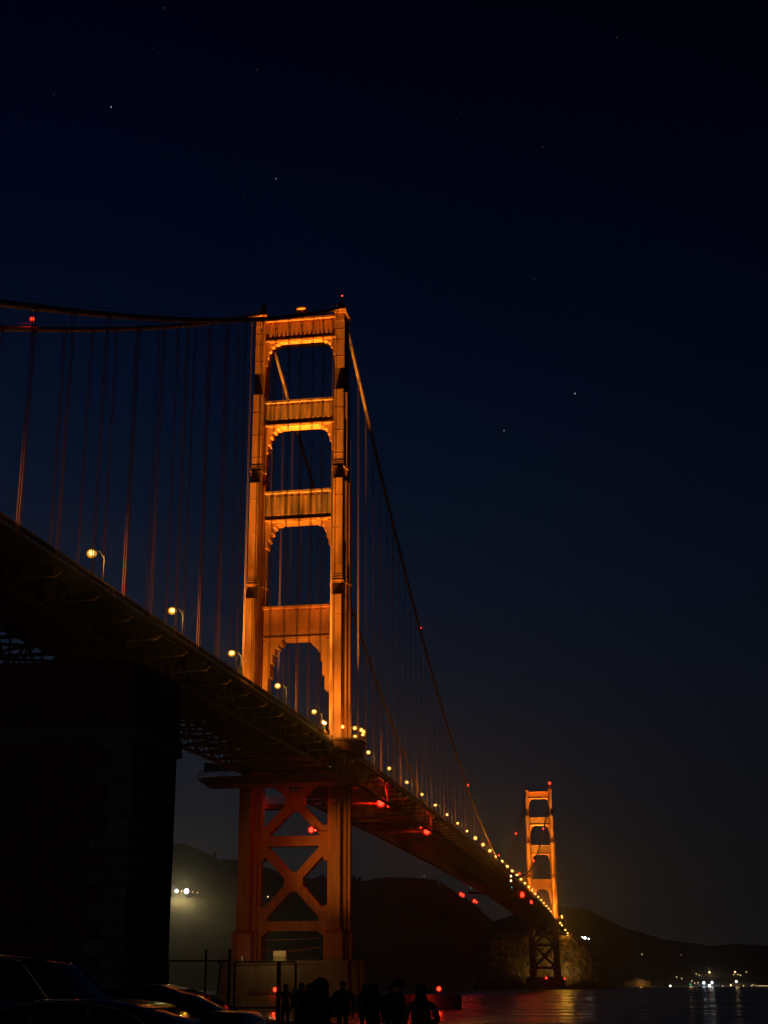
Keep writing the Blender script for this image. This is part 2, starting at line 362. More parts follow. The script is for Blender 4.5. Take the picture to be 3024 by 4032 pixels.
def strut(L, zt, zf1, zf0, zb, xw, arch, nfl, style, m):
    """portal strut: recessed fluted panel between a top band and a proud bottom flange"""
    b = MB()
    b.box(-xw, xw, -2.6, 2.6, zb+.1, zt-.02); b.box(-xw, xw, -3.75, 3.75, zt-1.0, zt-.3); b.box(-xw, xw, -2.9, 2.9, zt-.3, zt)
    pw = 2*(xw-.9)/nfl
    for i in range(nfl):      # pressed flutes of the panel
        c = -xw+.9+pw*(i+.5); dp = .3 if style == 'round' else .24
        if style == 'round': pts = [(c+pw*.40*math.cos(a), -2.58-dp*math.sin(a)) for a in np.linspace(0, math.pi, 7)]
        else: pts = [(c+pw*.49, -2.58), (c, -2.6-dp), (c-pw*.49, -2.58)]
        b.prism(pts, 'z', zf0, zf1)
    o = b.build('portal_strut', m, L)
    g = MB(); g.box(-xw, xw, -2.98, 2.98, zb, zb+.45); g.box(-xw+1.2, xw-1.2, -2.75, 2.75, zb-.3, zb)
    g.build('soffit_flange', PAINT, o)
    for s in (-1, 1):
        MB().prism([(s*(xw-dx), z) for dx, z in arch], 'y', -2.25, 2.25).build('arch_bracket', PAINT, o)
    return o
def corbel(zb, levels):
    # levels: list of (reach, drop) from the strut outwards to the leg; steps with chamfers
    pts = [(0, zb-.3)]
    d0 = 0
    for (reach, drop) in levels:
        pts.append((reach, zb-.3-d0)); pts.append((reach, zb-.3-drop+.35)); pts.append((reach-.3, zb-.3-drop)); d0 = drop
    pts.append((0, zb-.3-d0))
    return pts
def make_tower(Y, label):
    T = thing('bridge_tower', label, 'tower', (0, Y, 0))
    for s in (-1, 1): leg_part(s, T)
    x = 12.05
    strut(T, 222, 220.3, 215.7, 213.9, x, corbel(213.9, [(4.6, .5), (2.9, 1.4), (1.8, 3.2), (1.0, 5.6), (.5, 8.2)]), 15, 'round', PAINT_S)
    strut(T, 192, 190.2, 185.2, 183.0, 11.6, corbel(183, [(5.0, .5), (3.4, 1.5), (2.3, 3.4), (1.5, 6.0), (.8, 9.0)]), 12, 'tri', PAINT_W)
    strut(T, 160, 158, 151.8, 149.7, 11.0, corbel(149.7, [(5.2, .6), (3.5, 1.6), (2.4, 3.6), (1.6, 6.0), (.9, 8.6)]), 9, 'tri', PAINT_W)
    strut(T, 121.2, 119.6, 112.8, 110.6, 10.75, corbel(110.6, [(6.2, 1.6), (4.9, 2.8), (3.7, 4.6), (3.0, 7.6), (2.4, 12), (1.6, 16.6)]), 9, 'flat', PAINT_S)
    # cross bracing below the deck: one gusseted frame
    b = MB(); y0, y1 = -1.9, 1.9; w = 2.1
    xl = 10.9
    def diag(z0, z1):
        for s in (-1, 1):
            b.bar((-s*xl, 0, z0), (s*xl, 0, z1), 3.8-.01*s, 2.7)
    def bar(pz0, pz1):
        b.box(-xl-.4, xl+.4, y0+.03, y1-.03, pz0, pz1)
    for (za, zb_) in ((24.5, 47.5), (48.6, 71)):
        for s in (-1, 1):
            p = Vector((-s*xl, 0, za)); q = Vector((s*xl, 0, zb_)); t = (q-p).normalized(); n = Vector((-t.z, 0, t.x))*1.3
            yy = (y0, y1) if s > 0 else (y0+.04, y1-.04)
            pl = [p-n, q-n, q+n, p+n]
            b.prism([(v.x, v.z) for v in pl], 'y', *yy)
        zm = (za+zb_)/2   # octagonal gusset at the crossing
        b.prism([(-2.9, zm-1.4), (-1.2, zm-2.9), (1.2, zm-2.9), (2.9, zm-1.4), (2.9, zm+1.4), (1.2, zm+2.9), (-1.2, zm+2.9), (-2.9, zm+1.4)], 'y', y0-.06, y1+.06)
    for z0, z1 in ((46.5, 49.5), (21.9, 24.7), (70, 73)): bar(z0, z1)
    for s in (-1, 1):     # corner gussets along the legs
        for (za, zb_) in ((42.2, 52.6), (23, 29.2)):
            b.prism([(s*11.2, za), (s*9.4, za), (s*7.6, (za if za < 30 else 46.5)), (s*7.6, (24.7 if za < 30 else 49.5)), (s*9.4, zb_), (s*11.2, zb_)], 'y', y0-.05, y1+.05)
        b.prism([(s*11.2, 21.9), (s*11.2, 19.6), (s*10.4, 19.6), (s*7.4, 21.9)], 'y', y0-.02, y1+.02)
    b.build('cross_bracing', PAINT, T)
    return T
TS = make_tower(0, 'near bridge tower of lit orange steel, tallest object left of centre')
TN = dup(TS, (0, 1280, 0), 0, 'far bridge tower of lit orange steel, small beside the right hill')
# near tower only: round drum on the top strut, bracket platform on the east leg, red lamp arm
d = MB(); d.lathe([(1.4, 222), (1.4, 224.7), (2.25, 224.95), (2.25, 225.4), (1.6, 225.9), (.6, 226.2)], (.2, -1.95, 0), 24); d.build('beacon_drum', PAINT, TS, smooth=False)
p = MB()
p.box(13.0, 14.4, -9.6, -8.0, 55.2, 66)
p.frustum((12.9, 14.5, -9.9, -8.0), (12.2, 15.2, -10.6, -8.0), 57.8, 59.0); p.box(12.9, 14.5, -10.2, -8.0, 55.4, 57.6); p.box(13.1, 14.7, -9.7, -8.0, 53.2, 55.2); p.box(13.3, 14.6, -9.2, -8.0, 51.4, 53.1)
for x in (12.25, 15.1): p.bar((x, -10.5, 59), (x, -10.5, 60.2), .08); p.bar((x, -10.5, 60.2), (x, -8.1, 60.2), .08)
p.build('leg_bracket', PAINT, TS)
# ------------------------------------------------------------------ main cables
def make_cable(s, label):
    T = thing('main_cable', label, 'cable', (13.7*s, 0, 0))
    ys = list(np.concatenate([np.linspace(-345, 0, 40), np.linspace(0, 1280, 110)[1:], np.linspace(1280, 1624, 26)[1:]]))
    m = MB(); m.tube([(0, y, zc(y)) for y in ys], .56, 12); m.build('cable', ROPE, T, smooth=True)
    h = MB()
    for x in (-.55, .55): h.tube([(x, y, zc(y)+1.25) for y in ys], .02, 4)
    h.build('hand_line', ROPE, T)
    return T
make_cable(1, 'thick near cable sweeping from upper left over both right hand tower legs')
make_cable(-1, 'thick rear cable running over the left hand legs of both towers')
# ------------------------------------------------------------------ suspenders
ORD = ['first', 'second', 'third', 'fourth', 'fifth', 'sixth', 'seventh', 'eighth', 'ninth', 'tenth', 'eleventh', 'twelfth', 'thirteenth', 'fourteenth', 'fifteenth', 'sixteenth', 'seventeenth', 'eighteenth']
def suspender(x, Y, label, group, rope_r=.09):
    zt = zc(Y); zb = zd(Y)-.6; T = thing('suspender', label, 'suspender', (x, Y, zb), 0, group); h = zt-zb
    for s in (-1, 1):
        r = MB(); r.tube([(.19*s, 0, 0), (.19*s, 0, max(.5, h-3)), (.48*s, 0, h-.1)] if h > 4 else [(.19*s, 0, 0), (.48*s, 0, h)], rope_r, 5)
        r.build('rope', ROPE, T)
    if Y < 420:
        sl = (zc(Y+1)-zc(Y-1))/2; b = MB(); t = Vector((0, 1, sl)).normalized()
        b.tube([Vector((0, 0, h))-t*.55, Vector((0, 0, h))+t*.55], .69, 10); b.build('cable_band', PAINT_D, T)
        c = MB(); c.box(-.34, .34, -.12, .12, max(.3, h-3.3), max(.5, h-3.05)); c.build('spreader', PAINT_D, T)
for s, side in ((1, 'near'), (-1, 'rear')):
    for kx in range(1, 23):
        Y = -15.24*kx
        if kx <= 17 and s > 0: suspender(13.7, Y, f'{ORD[kx-1]} pair of hanger ropes left of the near tower, on the near cable', 'hangers of the near cable left of the tower')
        elif s < 0 and kx <= 14: suspender(-13.7, Y, f'{ORD[kx-1]} pair of hanger ropes left of the near tower, on the rear cable', 'hangers of the rear cable left of the tower')
    for kx in range(1, 84):
        Y = 15.24*kx
        if zc(Y)-zd(Y) < 4.2: continue
        n = f'{ORD[kx-1]} pair of hanger ropes right of the near tower, on the {side} cable' if kx <= 12 else f'faint thin hanger ropes in the distance under the {side} cable, between the towers'
        suspender(13.7*s, Y, n, f'hangers of the {side} cable between the towers', .085 if kx < 20 else .065)
# ------------------------------------------------------------------ deck
def make_deck():
    T = thing('bridge_deck', 'long dark suspended roadway with trusses crossing from left edge to far tower', 'bridge deck')
    ys = list(np.arange(-480, 1281, 15.24)); ys += [y for y in np.arange(1280, 1660, 15.24)]; ys = sorted(set(round(y, 2) for y in ys))
    def strip(name, prof, m, T=T, closed=True, parent=None):
        V = []; Fc = []; n = len(prof)
        for y in ys:
            for (x, dz) in prof: V.append((x, y, zd(y)+dz))
        for i in range(len(ys)-1):
            for j in range(n if closed else n-1): Fc.append((i*n+j, i*n+(j+1) % n, (i+1)*n+(j+1) % n, (i+1)*n+j))
        return MB().add(V, Fc).build(name, m, parent or T)
    strip('roadway', [(-9.3, .0), (9.3, .0), (9.3, -.9), (-9.3, -.9)], ROADM)
    for s in (-1, 1):
        strip('sidewalk', [(s*9.3, .18), (s*13.3, .18), (s*13.3, -.5), (s*9.3, -.5)], CONC)
        strip('edge_beam', [(s*13.3, -.12), (s*13.55, -.12), (s*13.55, -.75), (s*13.3, -.75)], PAINT)
        # pedestrian railing: posts, top rail and close pickets as one panel
        r = strip('railing', [(s*13.2, 1.42), (s*13.34, 1.42), (s*13.34, 1.3), (s*13.2, 1.3)], PAINT)
        strip('railing_panel', [(s*13.25, 1.22), (s*13.29, 1.22), (s*13.29, .3), (s*13.25, .3)], PAINT_D, parent=r)
        m = MB()
        for y in np.arange(-300, 420, 3.81): m.box(s*13.27-.07, s*13.27+.07, y-.09, y+.09, zd(y)+.1, zd(y)+1.5)
        for y in np.arange(420, 1280, 7.62): m.box(s*13.27-.07, s*13.27+.07, y-.09, y+.09, zd(y)+.1, zd(y)+1.5)
        me2 = m.mesh('x', None); bm_ = bmesh.new(); bm_.from_mesh(r.data); bm_.from_mesh(me2); bm_.to_mesh(r.data); bm_.free()
        # stiffening truss: chords, verticals and Warren diagonals
        t = MB(); x = 13.7*s
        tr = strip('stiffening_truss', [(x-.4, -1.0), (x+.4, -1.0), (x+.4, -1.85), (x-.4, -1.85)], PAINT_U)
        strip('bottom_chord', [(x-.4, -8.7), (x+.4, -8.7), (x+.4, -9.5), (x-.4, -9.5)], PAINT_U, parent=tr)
        for i, y in enumerate(np.arange(-457.2, 1273, 7.62)):
            z = zd(y)
            t.box(x-.18, x+.18, y-.2, y+.2, z-8.7, z-1.85)
            y2 = y+7.62; a, b = ((-8.9, -1.6) if i % 2 == 0 else (-1.6, -8.9))
            t.bar((x, y, zd(y)+a), (x, y2, zd(y2)+b), .42, .46)
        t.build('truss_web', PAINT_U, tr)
    l = MB(); f = l
    for y in np.arange(-457.2, 1273, 7.62):      # floor beams and bottom laterals
        z = zd(y); f.box(-13.3, 13.3, y-.22, y+.22, z-2.6, z-.95)
    for i, y in enumerate(np.arange(-457.2, 1265, 15.24)):
        z = zd(y); y2 = y+15.24; z2 = zd(y2)
        l.bar((-13.4, y, z-9.1), (13.4, y2, z2-9.1), .5, .5); l.bar((13.4, y, z-9.12), (-13.4, y2, z2-9.12), .5, .46); l.box(-13.3, 13.3, y-.25, y+.25, z-9.4, z-8.8)
        l.bar((-13.3, y, z-8.9), (-6.7, y, z-2.5), .3); l.bar((-6.7, y, z-2.5), (0, y, z-8.9), .3); l.bar((0, y, z-8.9), (6.7, y, z-2.5), .3); l.bar((6.7, y, z-2.5), (13.3, y, z-8.9), .3)
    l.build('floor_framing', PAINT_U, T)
    # under-deck stringers
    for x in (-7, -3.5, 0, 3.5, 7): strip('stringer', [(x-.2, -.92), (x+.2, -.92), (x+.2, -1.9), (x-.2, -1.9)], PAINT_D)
    # net brackets reaching out from the east and west sides
    nb = MB(); nb.bar((0, 0, 0), (6.6, 0, .2), .16, .2); nb.bar((6.6, 0, .2), (7.45, 0, 1.0), .14, .17)
    me = nb.mesh('net_bracket', NET)
    for s in (1, -1):
        for kx in range(-20, 44 if s > 0 else 30):
            if kx in (0,) or (s < 0 and kx < -16): continue
            y = 15.24*kx
            if abs(y) < 12: continue
            o = bpy.data.objects.new('net_bracket', me); link(o, T); o.location = (13.75*s, y, zd(y)-7.5)
            if s < 0: o.rotation_euler = (0, 0, math.pi)
    # widened walkway round the east leg of the near tower and its twin on the west
    for ty in (0, 1280):
        for s in (1, -1):
            ell = [(s*(13.7+8.2*math.sin(a)), ty-1-11.5*math.cos(a)) for a in np.linspace(0, math.pi, 20)]
            ell2 = [(s*(13.7+7.3*math.sin(a)), ty-1-10.3*math.cos(a)) for a in np.linspace(0, math.pi, 20)]
            m = MB(); m.prism(ell, 'z', 76.5, 77.2); m.prism(ell2, 'z', 73.6, 76.5)
            wk = m.build('tower_walkway', PAINT_D, T)
            e = MB(); e.tube([(x, y, 78.5) for x, y in ell], .07, 5); e.tube([(x, y, 77.45) for x, y in ell], .05, 5)
            for (x, y), (x2, y2) in zip(ell, ell[1:]):
                for q in np.linspace(0, 1, 5)[:-1]: e.bar((x+(x2-x)*q, y+(y2-y)*q, 77.2), (x+(x2-x)*q, y+(y2-y)*q, 78.5), .05)
            e.build('walkway_railing', PAINT, wk)
    return T
make_deck()
# ------------------------------------------------------------------ roadway lamps
AMB_C = (1.0, .45, .035)
def make_lamp(sx, power, far=False):
    T = thing('deck_lamp', '', 'street lamp')
    m = MB(); m.tube([(0, 0, 0), (0, 0, 6.2)], [.16, .10], 8); m.build('post', POSTM, T)
    a = MB(); a.tube([(0, 0, 5.5), (-.9*sx, 0, 6.9), (-2.0*sx, 0, 7.15)], .06, 6); a.build('arm', POSTM, T)
    h = MB(); h.box(-2.75*sx if sx > 0 else 1.95, -1.95*sx if sx > 0 else 2.75, -.24, .24, 7.05, 7.3); h.build('lamp_hood', POSTM, T)
    g = MB(); g.ball((-2.4*sx, 0, 6.7), .52 if not far else .85, 12, 8, (1.0, .95, .85)); g.build('lamp_lens', AMBER if not far else AMBERF, T)
    g = MB(); g.ball((-2.4*sx, 0, 6.6), 0.86 if not far else 1.4, 16, 10, (1.0, 1.0, .9)); g.build('lamp_globe', HALO, T, True)  # added outer shell that gives the lamp's glow a shape
    return T
n_s = 0; LP = None; LPf = None
DECK_LAMP_W = 2000
for kx in range(-6, 31):
    Y = 22.86+45.72*kx
    if Y > 1300: continue
    far = Y > 420
    if far:
        if LPf is None: LPf = make_lamp(1, 0, True); T = LPf
        else: T = dup(LPf)
    else:
        if LP is None: LP = make_lamp(1, 0); T = LP
        else: T = dup(LP)
    T.location = (12.8, Y, zd(Y)+.18)
    if kx < 0: T['label'] = f'{ORD[-kx-1]} amber deck lamp to the left of the near tower'; T['group'] = 'deck lamps left of the near tower'
    else:
        T['label'] = f'{ORD[kx]} amber deck lamp to the right of the near tower' if kx < 14 else 'tiny amber deck lamp in the crowded far row leading to the far tower'
        T['group'] = 'deck lamps between the towers'
    if Y < 1290: lamp('lamp_bulb', (-2.4, 0, 5.45 if not far else 4.8), DECK_LAMP_W*(2.2 if far else 1), AMB_C, T, .25)
# lamps on the far approach
for i, (px, py) in enumerate([(2206, 3634), (2213, 3643), (2226, 3661), (2235, 3674), (2250, 3681), (2260, 3683)]):
    T = dup(LPf); p = plane_x(px, py, 10.4); Y = min(1620, p.y); p = at(px, py, 1745+20*i)
    T.location = (p.x+2.4, p.y, p.z-6.8); T['label'] = f'{ORD[i]} tiny amber lamp beyond the foot of the far tower, counted from the tower'; T['group'] = 'lamps on the far approach'
# big amber lamp at the far tower walkway
T = dup(LPf); p = at(2212, 3607, 1708); T.location = (p.x+2.4, p.y, p.z-6.8); T['label'] = 'larger amber lamp glowing at the right foot of the far tower'; T['group'] = 'lamps on the far approach'
# globe lamps on the walkway round the near tower
G = thing('globe_lamp', '', 'street lamp')
m = MB(); m.tube([(0, 0, 0), (0, 0, 2.9)], [.10, .07], 8); m.lathe([(.2, 0), (.2, .25), (.1, .4)], n=8); m.build('post', POSTM, G)
m = MB(); m.ball((0, 0, 3.25), .40, 12, 8); m.build('lamp_lens', GLOBE, G); m = MB(); m.ball((0, 0, 3.25), .72, 14, 8); m.build('globe', HALO, G, True)  # outer ball is an added shell imitating lamp glow
GL = [((16.7, -11.3), 'round globe lamp standing alone before the right tower leg'), ((19.9, -8.4), 'round globe lamp just right of the right tower leg, upper of two'), ((17.2, 6.5), 'low globe lamp behind the walkway railing, lower of two right of the leg'),
      ((21.2, -4.6), 'upper left globe lamp of the tight cluster at the walkway tip'), ((21.3, -1.3), 'rightmost globe lamp of the tight cluster at the walkway tip'), ((20.2, 3.7), 'lowest globe lamp of the tight cluster at the walkway tip')]
for i, ((x, y), lab) in enumerate(GL):
    T = G if i == 0 else dup(G); T.location = (x, y, 77.2); T['label'] = lab; T['group'] = 'globe lamps on the tower walkway'
    lamp('lamp_bulb', (0, 0, 4.1), 220, AMB_C, T, .3)
for i, (x, y, lab) in enumerate([(12.75, -21.2, 'left of two white post lamps side by side before the right tower leg'), (13.0, -19.8, 'right of two white post lamps side by side before the right tower leg')]):
    T = dup(G, (x, y, 77)); T['label'] = lab; T['group'] = 'white post lamps by the right leg'
    for c in T.children:
        if c.name.startswith('lamp_lens'):
            c.data = c.data.copy(); c.data.materials[0] = glow('pale_globe', (1, .85, .5), 14)
    lamp('lamp_bulb', (0, 0, 4.1), 260, (1, .75, .4), T, .3)
# ------------------------------------------------------------------ tower floodlights (on the roadway, 18 m off the tower faces)
def floods(ty, gain=1.0, north=False):
    for s, nm in ((-1, 'left'), (1, 'right')):
        which = 'near' if ty < 600 else 'far'
        y = ty-23
        T = thing('floodlight', f'orange tower floodlight on the deck before the {nm} leg of the {which} tower', 'floodlight', (14.7*s, y, zd(y)+.1), 0, 'tower floodlights')
        m = MB(); m.box(-.5, .5, -.35, .35, 0, .3); m.bar((-.45, 0, .3), (-.45, 0, .9), .1); m.bar((.45, 0, .3), (.45, 0, .9), .1); m.build('stand', DARKM, T)
        h = MB(); h.frustum((-.35, .35, -.3, .3), (-.42, .42, -.4, .4), .6, 1.1); h.build('lamp_housing', DARKM, T)
        o = (0, 0, 1.25)
        def aim(z, dx=0): return (s*dx, 20, z-zd(y))
        lamp('lamp_beam', o, 2.5e6*gain, SODIUM, T, .2, 'SPOT', (-s*12.0, 18.5, 203-77), 19)
        lamp('lamp_beam', o, 3.6e5*gain, SODIUM, T, .2, 'SPOT', (-s*10.0, 18, 152-77), 32)
        lamp('lamp_beam', o, 6.0e4*gain, SODIUM, T, .2, 'SPOT', (-s*5.0, 17, 108-77), 80)
        lamp('lamp_beam', o, 1.3e4*gain, SODIUM, T, .2, 'SPOT', (-s*3.0, 17, 86-77), 90)
        if north:
            lamp('lamp_beam', (0, 46, 1.25), 1.5e6*gain, SODIUM, T, .25, 'SPOT', (-s*1, 46+8, 200-77), 22)
floods(0, 1.0, True); floods(1280, 2.1)
# added unseen spots on the south shore that brighten the lower tower and pier
for i, (x, y, P, ax, az, sz) in enumerate([(22, -330, 1.3e6, 14.5, 42, 6.5), (-2, -332, 2.2e5, 0, 36, 11), (8, -331, 1.5e5, 3, 6, 9)]):
    T = thing('floodlight', ['floodlight on the south shore washing the right tower leg', 'floodlight on the south shore washing the tower bracing', 'floodlight on the south shore washing the concrete pier'][i], 'floodlight', (x, y, 6), 0, 'shore floodlights')
    m = MB(); m.box(-.4, .4, -.3, .3, -3, .35); m.frustum((-.3, .3, -.25, .25), (-.4, .4, -.35, .35), .35, .8); m.build('lamp_housing', DARKM, T)  # housing of the added unseen floodlight
    lamp('lamp_beam', (0, .6, 1.0), P, (1.0, .48, .06), T, .3, 'SPOT', (ax-x, -8-y, az-6), sz)  # added spot, brightens the lower tower and pier
# cliff floodlights at the far pier
for i, (x, z, P) in enumerate([(-14, 14, 1.6e4), (18, 14, 4.0e4)]):
    T = thing('floodlight', ['floodlight on the far tower pier washing the cliff, left', 'floodlight on the far tower pier washing the cliff, right'][i], 'floodlight', (x, 1296, 13.2), 0, 'cliff floodlights')
    m = MB(); m.box(-.4, .4, -.3, .3, 0, .35); m.frustum((-.3, .3, -.25, .25), (-.4, .4, -.35, .35), .35, .8); m.build('lamp_housing', DARKM, T)
    lamp('lamp_beam', (0, 0, 1.2), P, (1, .62, .18), T, .3, 'SPOT', (-4 if x < 0 else 2, 30, 16), 105)
# ------------------------------------------------------------------ piers and fender
def pier(ty, label):
    T = thing('tower_pier', label, 'pier', (0, ty, 0))
    m = MB()
    for (a, b) in ((18.4, 12.0), (20.2, 6.5), (21.6, 3.2)):
        m.frustum((-a-1.2, a+1.2, -b-1.2, b+1.2), (-a, a, -b, b), -4, 12.6)
    m.build('pier_block', CONC, T)
    c = MB()
    for (a, b) in ((18.9, 12.5), (20.7, 7.0), (22.1, 3.7)): c.box(-a, a, -b, b, 12.6, 13.35)
    c.build('coping', CONC, T)
    return T
PS = pier(0, 'stepped concrete pier carrying the near tower'); pier(1280, 'stepped concrete pier carrying the far tower')
ring = [(50*math.cos(a), -2+27*math.sin(a)) for a in np.linspace(0, 2*math.pi, 48, endpoint=False)]
inn = [(41*math.cos(a), -2+19*math.sin(a)) for a in np.linspace(0, 2*math.pi, 48, endpoint=False)]
V = [(x, y, z) for z in (-3, 4.0) for (x, y) in ring] + [(x, y, z) for z in (-3, 4.0) for (x, y) in inn]
Fc = []
for i in range(48):
    j = (i+1) % 48; Fc += [(i, j, 48+j, 48+i), (96+j, 96+i, 144+i, 144+j), (48+i, 48+j, 144+j, 144+i)]
fd = MB().add(V, Fc).build('pier_fender', CONC); tag(fd, 'low oval concrete fender wall round the near tower foot', 'fender')
# ------------------------------------------------------------------ red beacons
def beacon(p, label, group, r=.3, power=0, post=1.0, m=None):
    T = thing('red_beacon', label, 'beacon', p, 0, group)
    b = MB(); b.tube([(0, 0, -post), (0, 0, -.25)], .07, 6); b.lathe([(.22, -.32), (.22, -.2)], n=8); b.build('lamp_base', DARKM, T)
    g = MB(); g.ball((0, 0, .05), r, 10, 6, (1, 1, 1.1)); g.build('lamp_lens', m or REDL, T)
    if (m or REDL) is REDL and r > .25: g = MB(); g.ball((0, 0, .05), r*1.65, 14, 8); g.build('lamp_globe', HALO_R, T, True)  # added shell imitating the beacon's glow
    if power: lamp('lamp_bulb', (0, -r*1.65-.3, 0), power, (1, .025, .008), T, .2)
    return T
for i, (x, Y, lab) in enumerate([(-13.7, -184.7, 'red beacon between the two cables near the left edge'), (13.7, 184.7, 'red beacon on the near cable, highest right of the near tower'), (13.7, 368, 'red beacon on the near cable, second down right of the near tower'), (13.7, 553, 'red beacon on the near cable just above the far deck lamps'),
        (13.7, 739, 'red beacon at the low point of the near cable left of the far tower'), (13.7, 924, 'red beacon on the near cable before the far tower left leg'), (13.7, 1106, 'red beacon on the near cable before the far tower middle opening'), (-13.7, 1085, 'red beacon on the rear cable left of the far tower')]):
    beacon((x, Y, zc(Y)+2.2), lab, 'cable beacons', .34 if Y < 300 else .5 if Y < 560 else .75, 200 if Y < 300 else 600, 1.8)
beacon((13.7, 0, 230.4), 'tiny red beacon on top of the near tower right leg', 'tower top beacons', .22, 0, .6)
beacon((13.7, 1280, 231.6), 'bright red beacon on top of the far tower right leg', 'tower top beacons', 1.3, 1500, 1.5)
p = Vector((6.64, -8, 50.5)); T = beacon(p, 'bright red lamp on an arm from the near tower right leg below the deck', 'tower foot beacons', .65, 900, .3)
m = MB(); m.tube([(.3, 0, -.35), (5.3, 0, -.5)], .06, 6); m.build('arm', DARKM, T)
m = MB(); m.ball((1.2, .2, -.1), .28, 8, 6); m.build('side_lens', REDL, T)
for (px, py, Y, lab) in [(1083, 3897, -28, 'bright red navigation lamp on the fender behind the crowd, left of two'), (1728, 3894, -18, 'bright red navigation lamp on the right end of the fender, right of two')]:
    d_ = ray(px, py); q = CAM + d_*((Y-CAM.y)/d_.y); beacon(q, lab, 'fender lamps', .5, 450, max(.4, q.z-4.0))
for (px, py, lab) in [(2151, 3851, 'red lamp between the legs of the far tower at its foot'), (2223, 3853, 'small red lamp right of the far tower foot')]:
    beacon(at(px, py, 1690), lab, 'far pier lamps', 1.0 if px < 2200 else .7, 0, 1)
# midspan navigation lights
for (px, py, x, lab, mt, r) in [(2012, 3450, 14.2, 'upper of two white lamps hung on the middle of the bridge deck edge', WARMW, .75), (2012, 3468, 14.2, 'lower of two white lamps hung on the middle of the bridge deck edge', WARMW, .75), (2015, 3495, 14.2, 'green lamp hung under the middle of the bridge, nearer the far tower', GREENL, .6), (1853, 3497, -14.2, 'green lamp under the far edge of the bridge, left one', GREENL, .45)]:
    q = CAM + ray(px, py)*((640-CAM.y)/ray(px, py).y)
    T = beacon(q, lab, 'midspan lamps', r, 0, 1.0, mt); T.name = 'navigation_lamp'; T['category'] = 'lamp'
# ------------------------------------------------------------------ maintenance platforms under the deck
def traveller(px_list, label, size, z, Y, x0, red=True, power=3000):
    T = thing('maintenance_platform', label, 'platform', (x0, Y, z), 0, 'red lit work platforms under the deck')
    a, b, h = size; m = MB(); m.box(-a, a, -b, b, 0, .35); m.build('platform_floor', PAINT_D, T)
    r = MB()
    for x in np.linspace(-a, a, 9):
        for y in (-b, b): r.bar((x, y, .35), (x, y, h), .12)
    for z_ in (1.2, 2.2, h):
        for y in (-b, b): r.bar((-a, y, z_), (a, y, z_), .12)
    for y in (-b, b):
        for i in range(8): r.bar((-a+2*a*i/8, y, .35), (-a+2*a*(i+1)/8, y, h), .08)
    r.build('guard_frame', PAINT, T)
    pn = MB()
    pn.frustum((-a, a, -b-.4, -b-.3), (-a*.96, a*.96, -b-.35, -b-.3), .1, 1.5); pn.build('side_sheet', TARP, T)
    return T
def redpair(px, py, x, lab, power, r):
    q = plane_x(px, py, x); return beacon(q, lab, 'red lamps under the deck', r, power, .5)
traveller(None, 'work platform under the deck glowing red, just right of the near tower', (8, 3, 4), zd(105)-12.6, 105, 4)
for (px, py, x, lab, P, r) in [(1500, 3160, 11.5, 'big red lamp under the deck just right of the near tower', 10000, 1.2), (1528, 3176, 12.2, 'small red lamp under the deck right of the big one', 0, .32), (1539, 3178, 12.2, 'smallest red lamp right of the two under the deck', 0, .2)]: redpair(px, py, x, lab, P, r)
traveller(None, 'work platform under the deck glowing red, farther from the near tower', (7, 2.5, 4), zd(195)-12.6, 195, 5)
for (px, py, x, lab, P, r) in [(1681, 3272, 12, 'large red lamp under the deck, second group from the near tower', 10000, 1.25), (1658, 3256, 11.2, 'lesser red lamp up and left of the large one, second group', 0, .5)]: redpair(px, py, x, lab, P, r)
traveller(None, 'distant work platform under the deck middle with red lamps, left', (6, 3, 4), zd(660)-13, 660, -13); traveller(None, 'distant work platform under the deck near the far tower, red lamps', (6, 3, 4), zd(740)-12.6, 740, 8)
for (px, py, x, lab, r) in [(1815, 3521, -20, 'upper left red lamp of the pair far left under the deck', .95), (1822, 3526, -20, 'upper right red lamp of the pair far left under the deck', 1.0), (1868, 3548, -20, 'lower left red lamp under the far edge of the deck', 1.0), (1877, 3553, -20, 'small red lamp lowest under the far edge of the deck', .6),
        (2055, 3523, 14.5, 'big red lamp under the deck left of the far tower', 1.7), (2091, 3552, 14.5, 'smaller red lamp under the deck nearest the far tower', 1.2)]:
    redpair(px, py, x, lab, 1500 if r > .9 else 0, r)
# red wash seen through the bracing at the rear edge of the deck
q = CAM + ray(1085, 3188)*((48-CAM.y)/ray(1085, 3188).y)
traveller(None, 'work platform behind the near tower left leg, lit red', (5, 2.5, 4), q.z, 48, q.x)
beacon((q.x-5.6, 44, q.z+1.2), 'red lamp of the platform behind the near tower left leg', 'red lamps under the deck', .3, 600, .5)
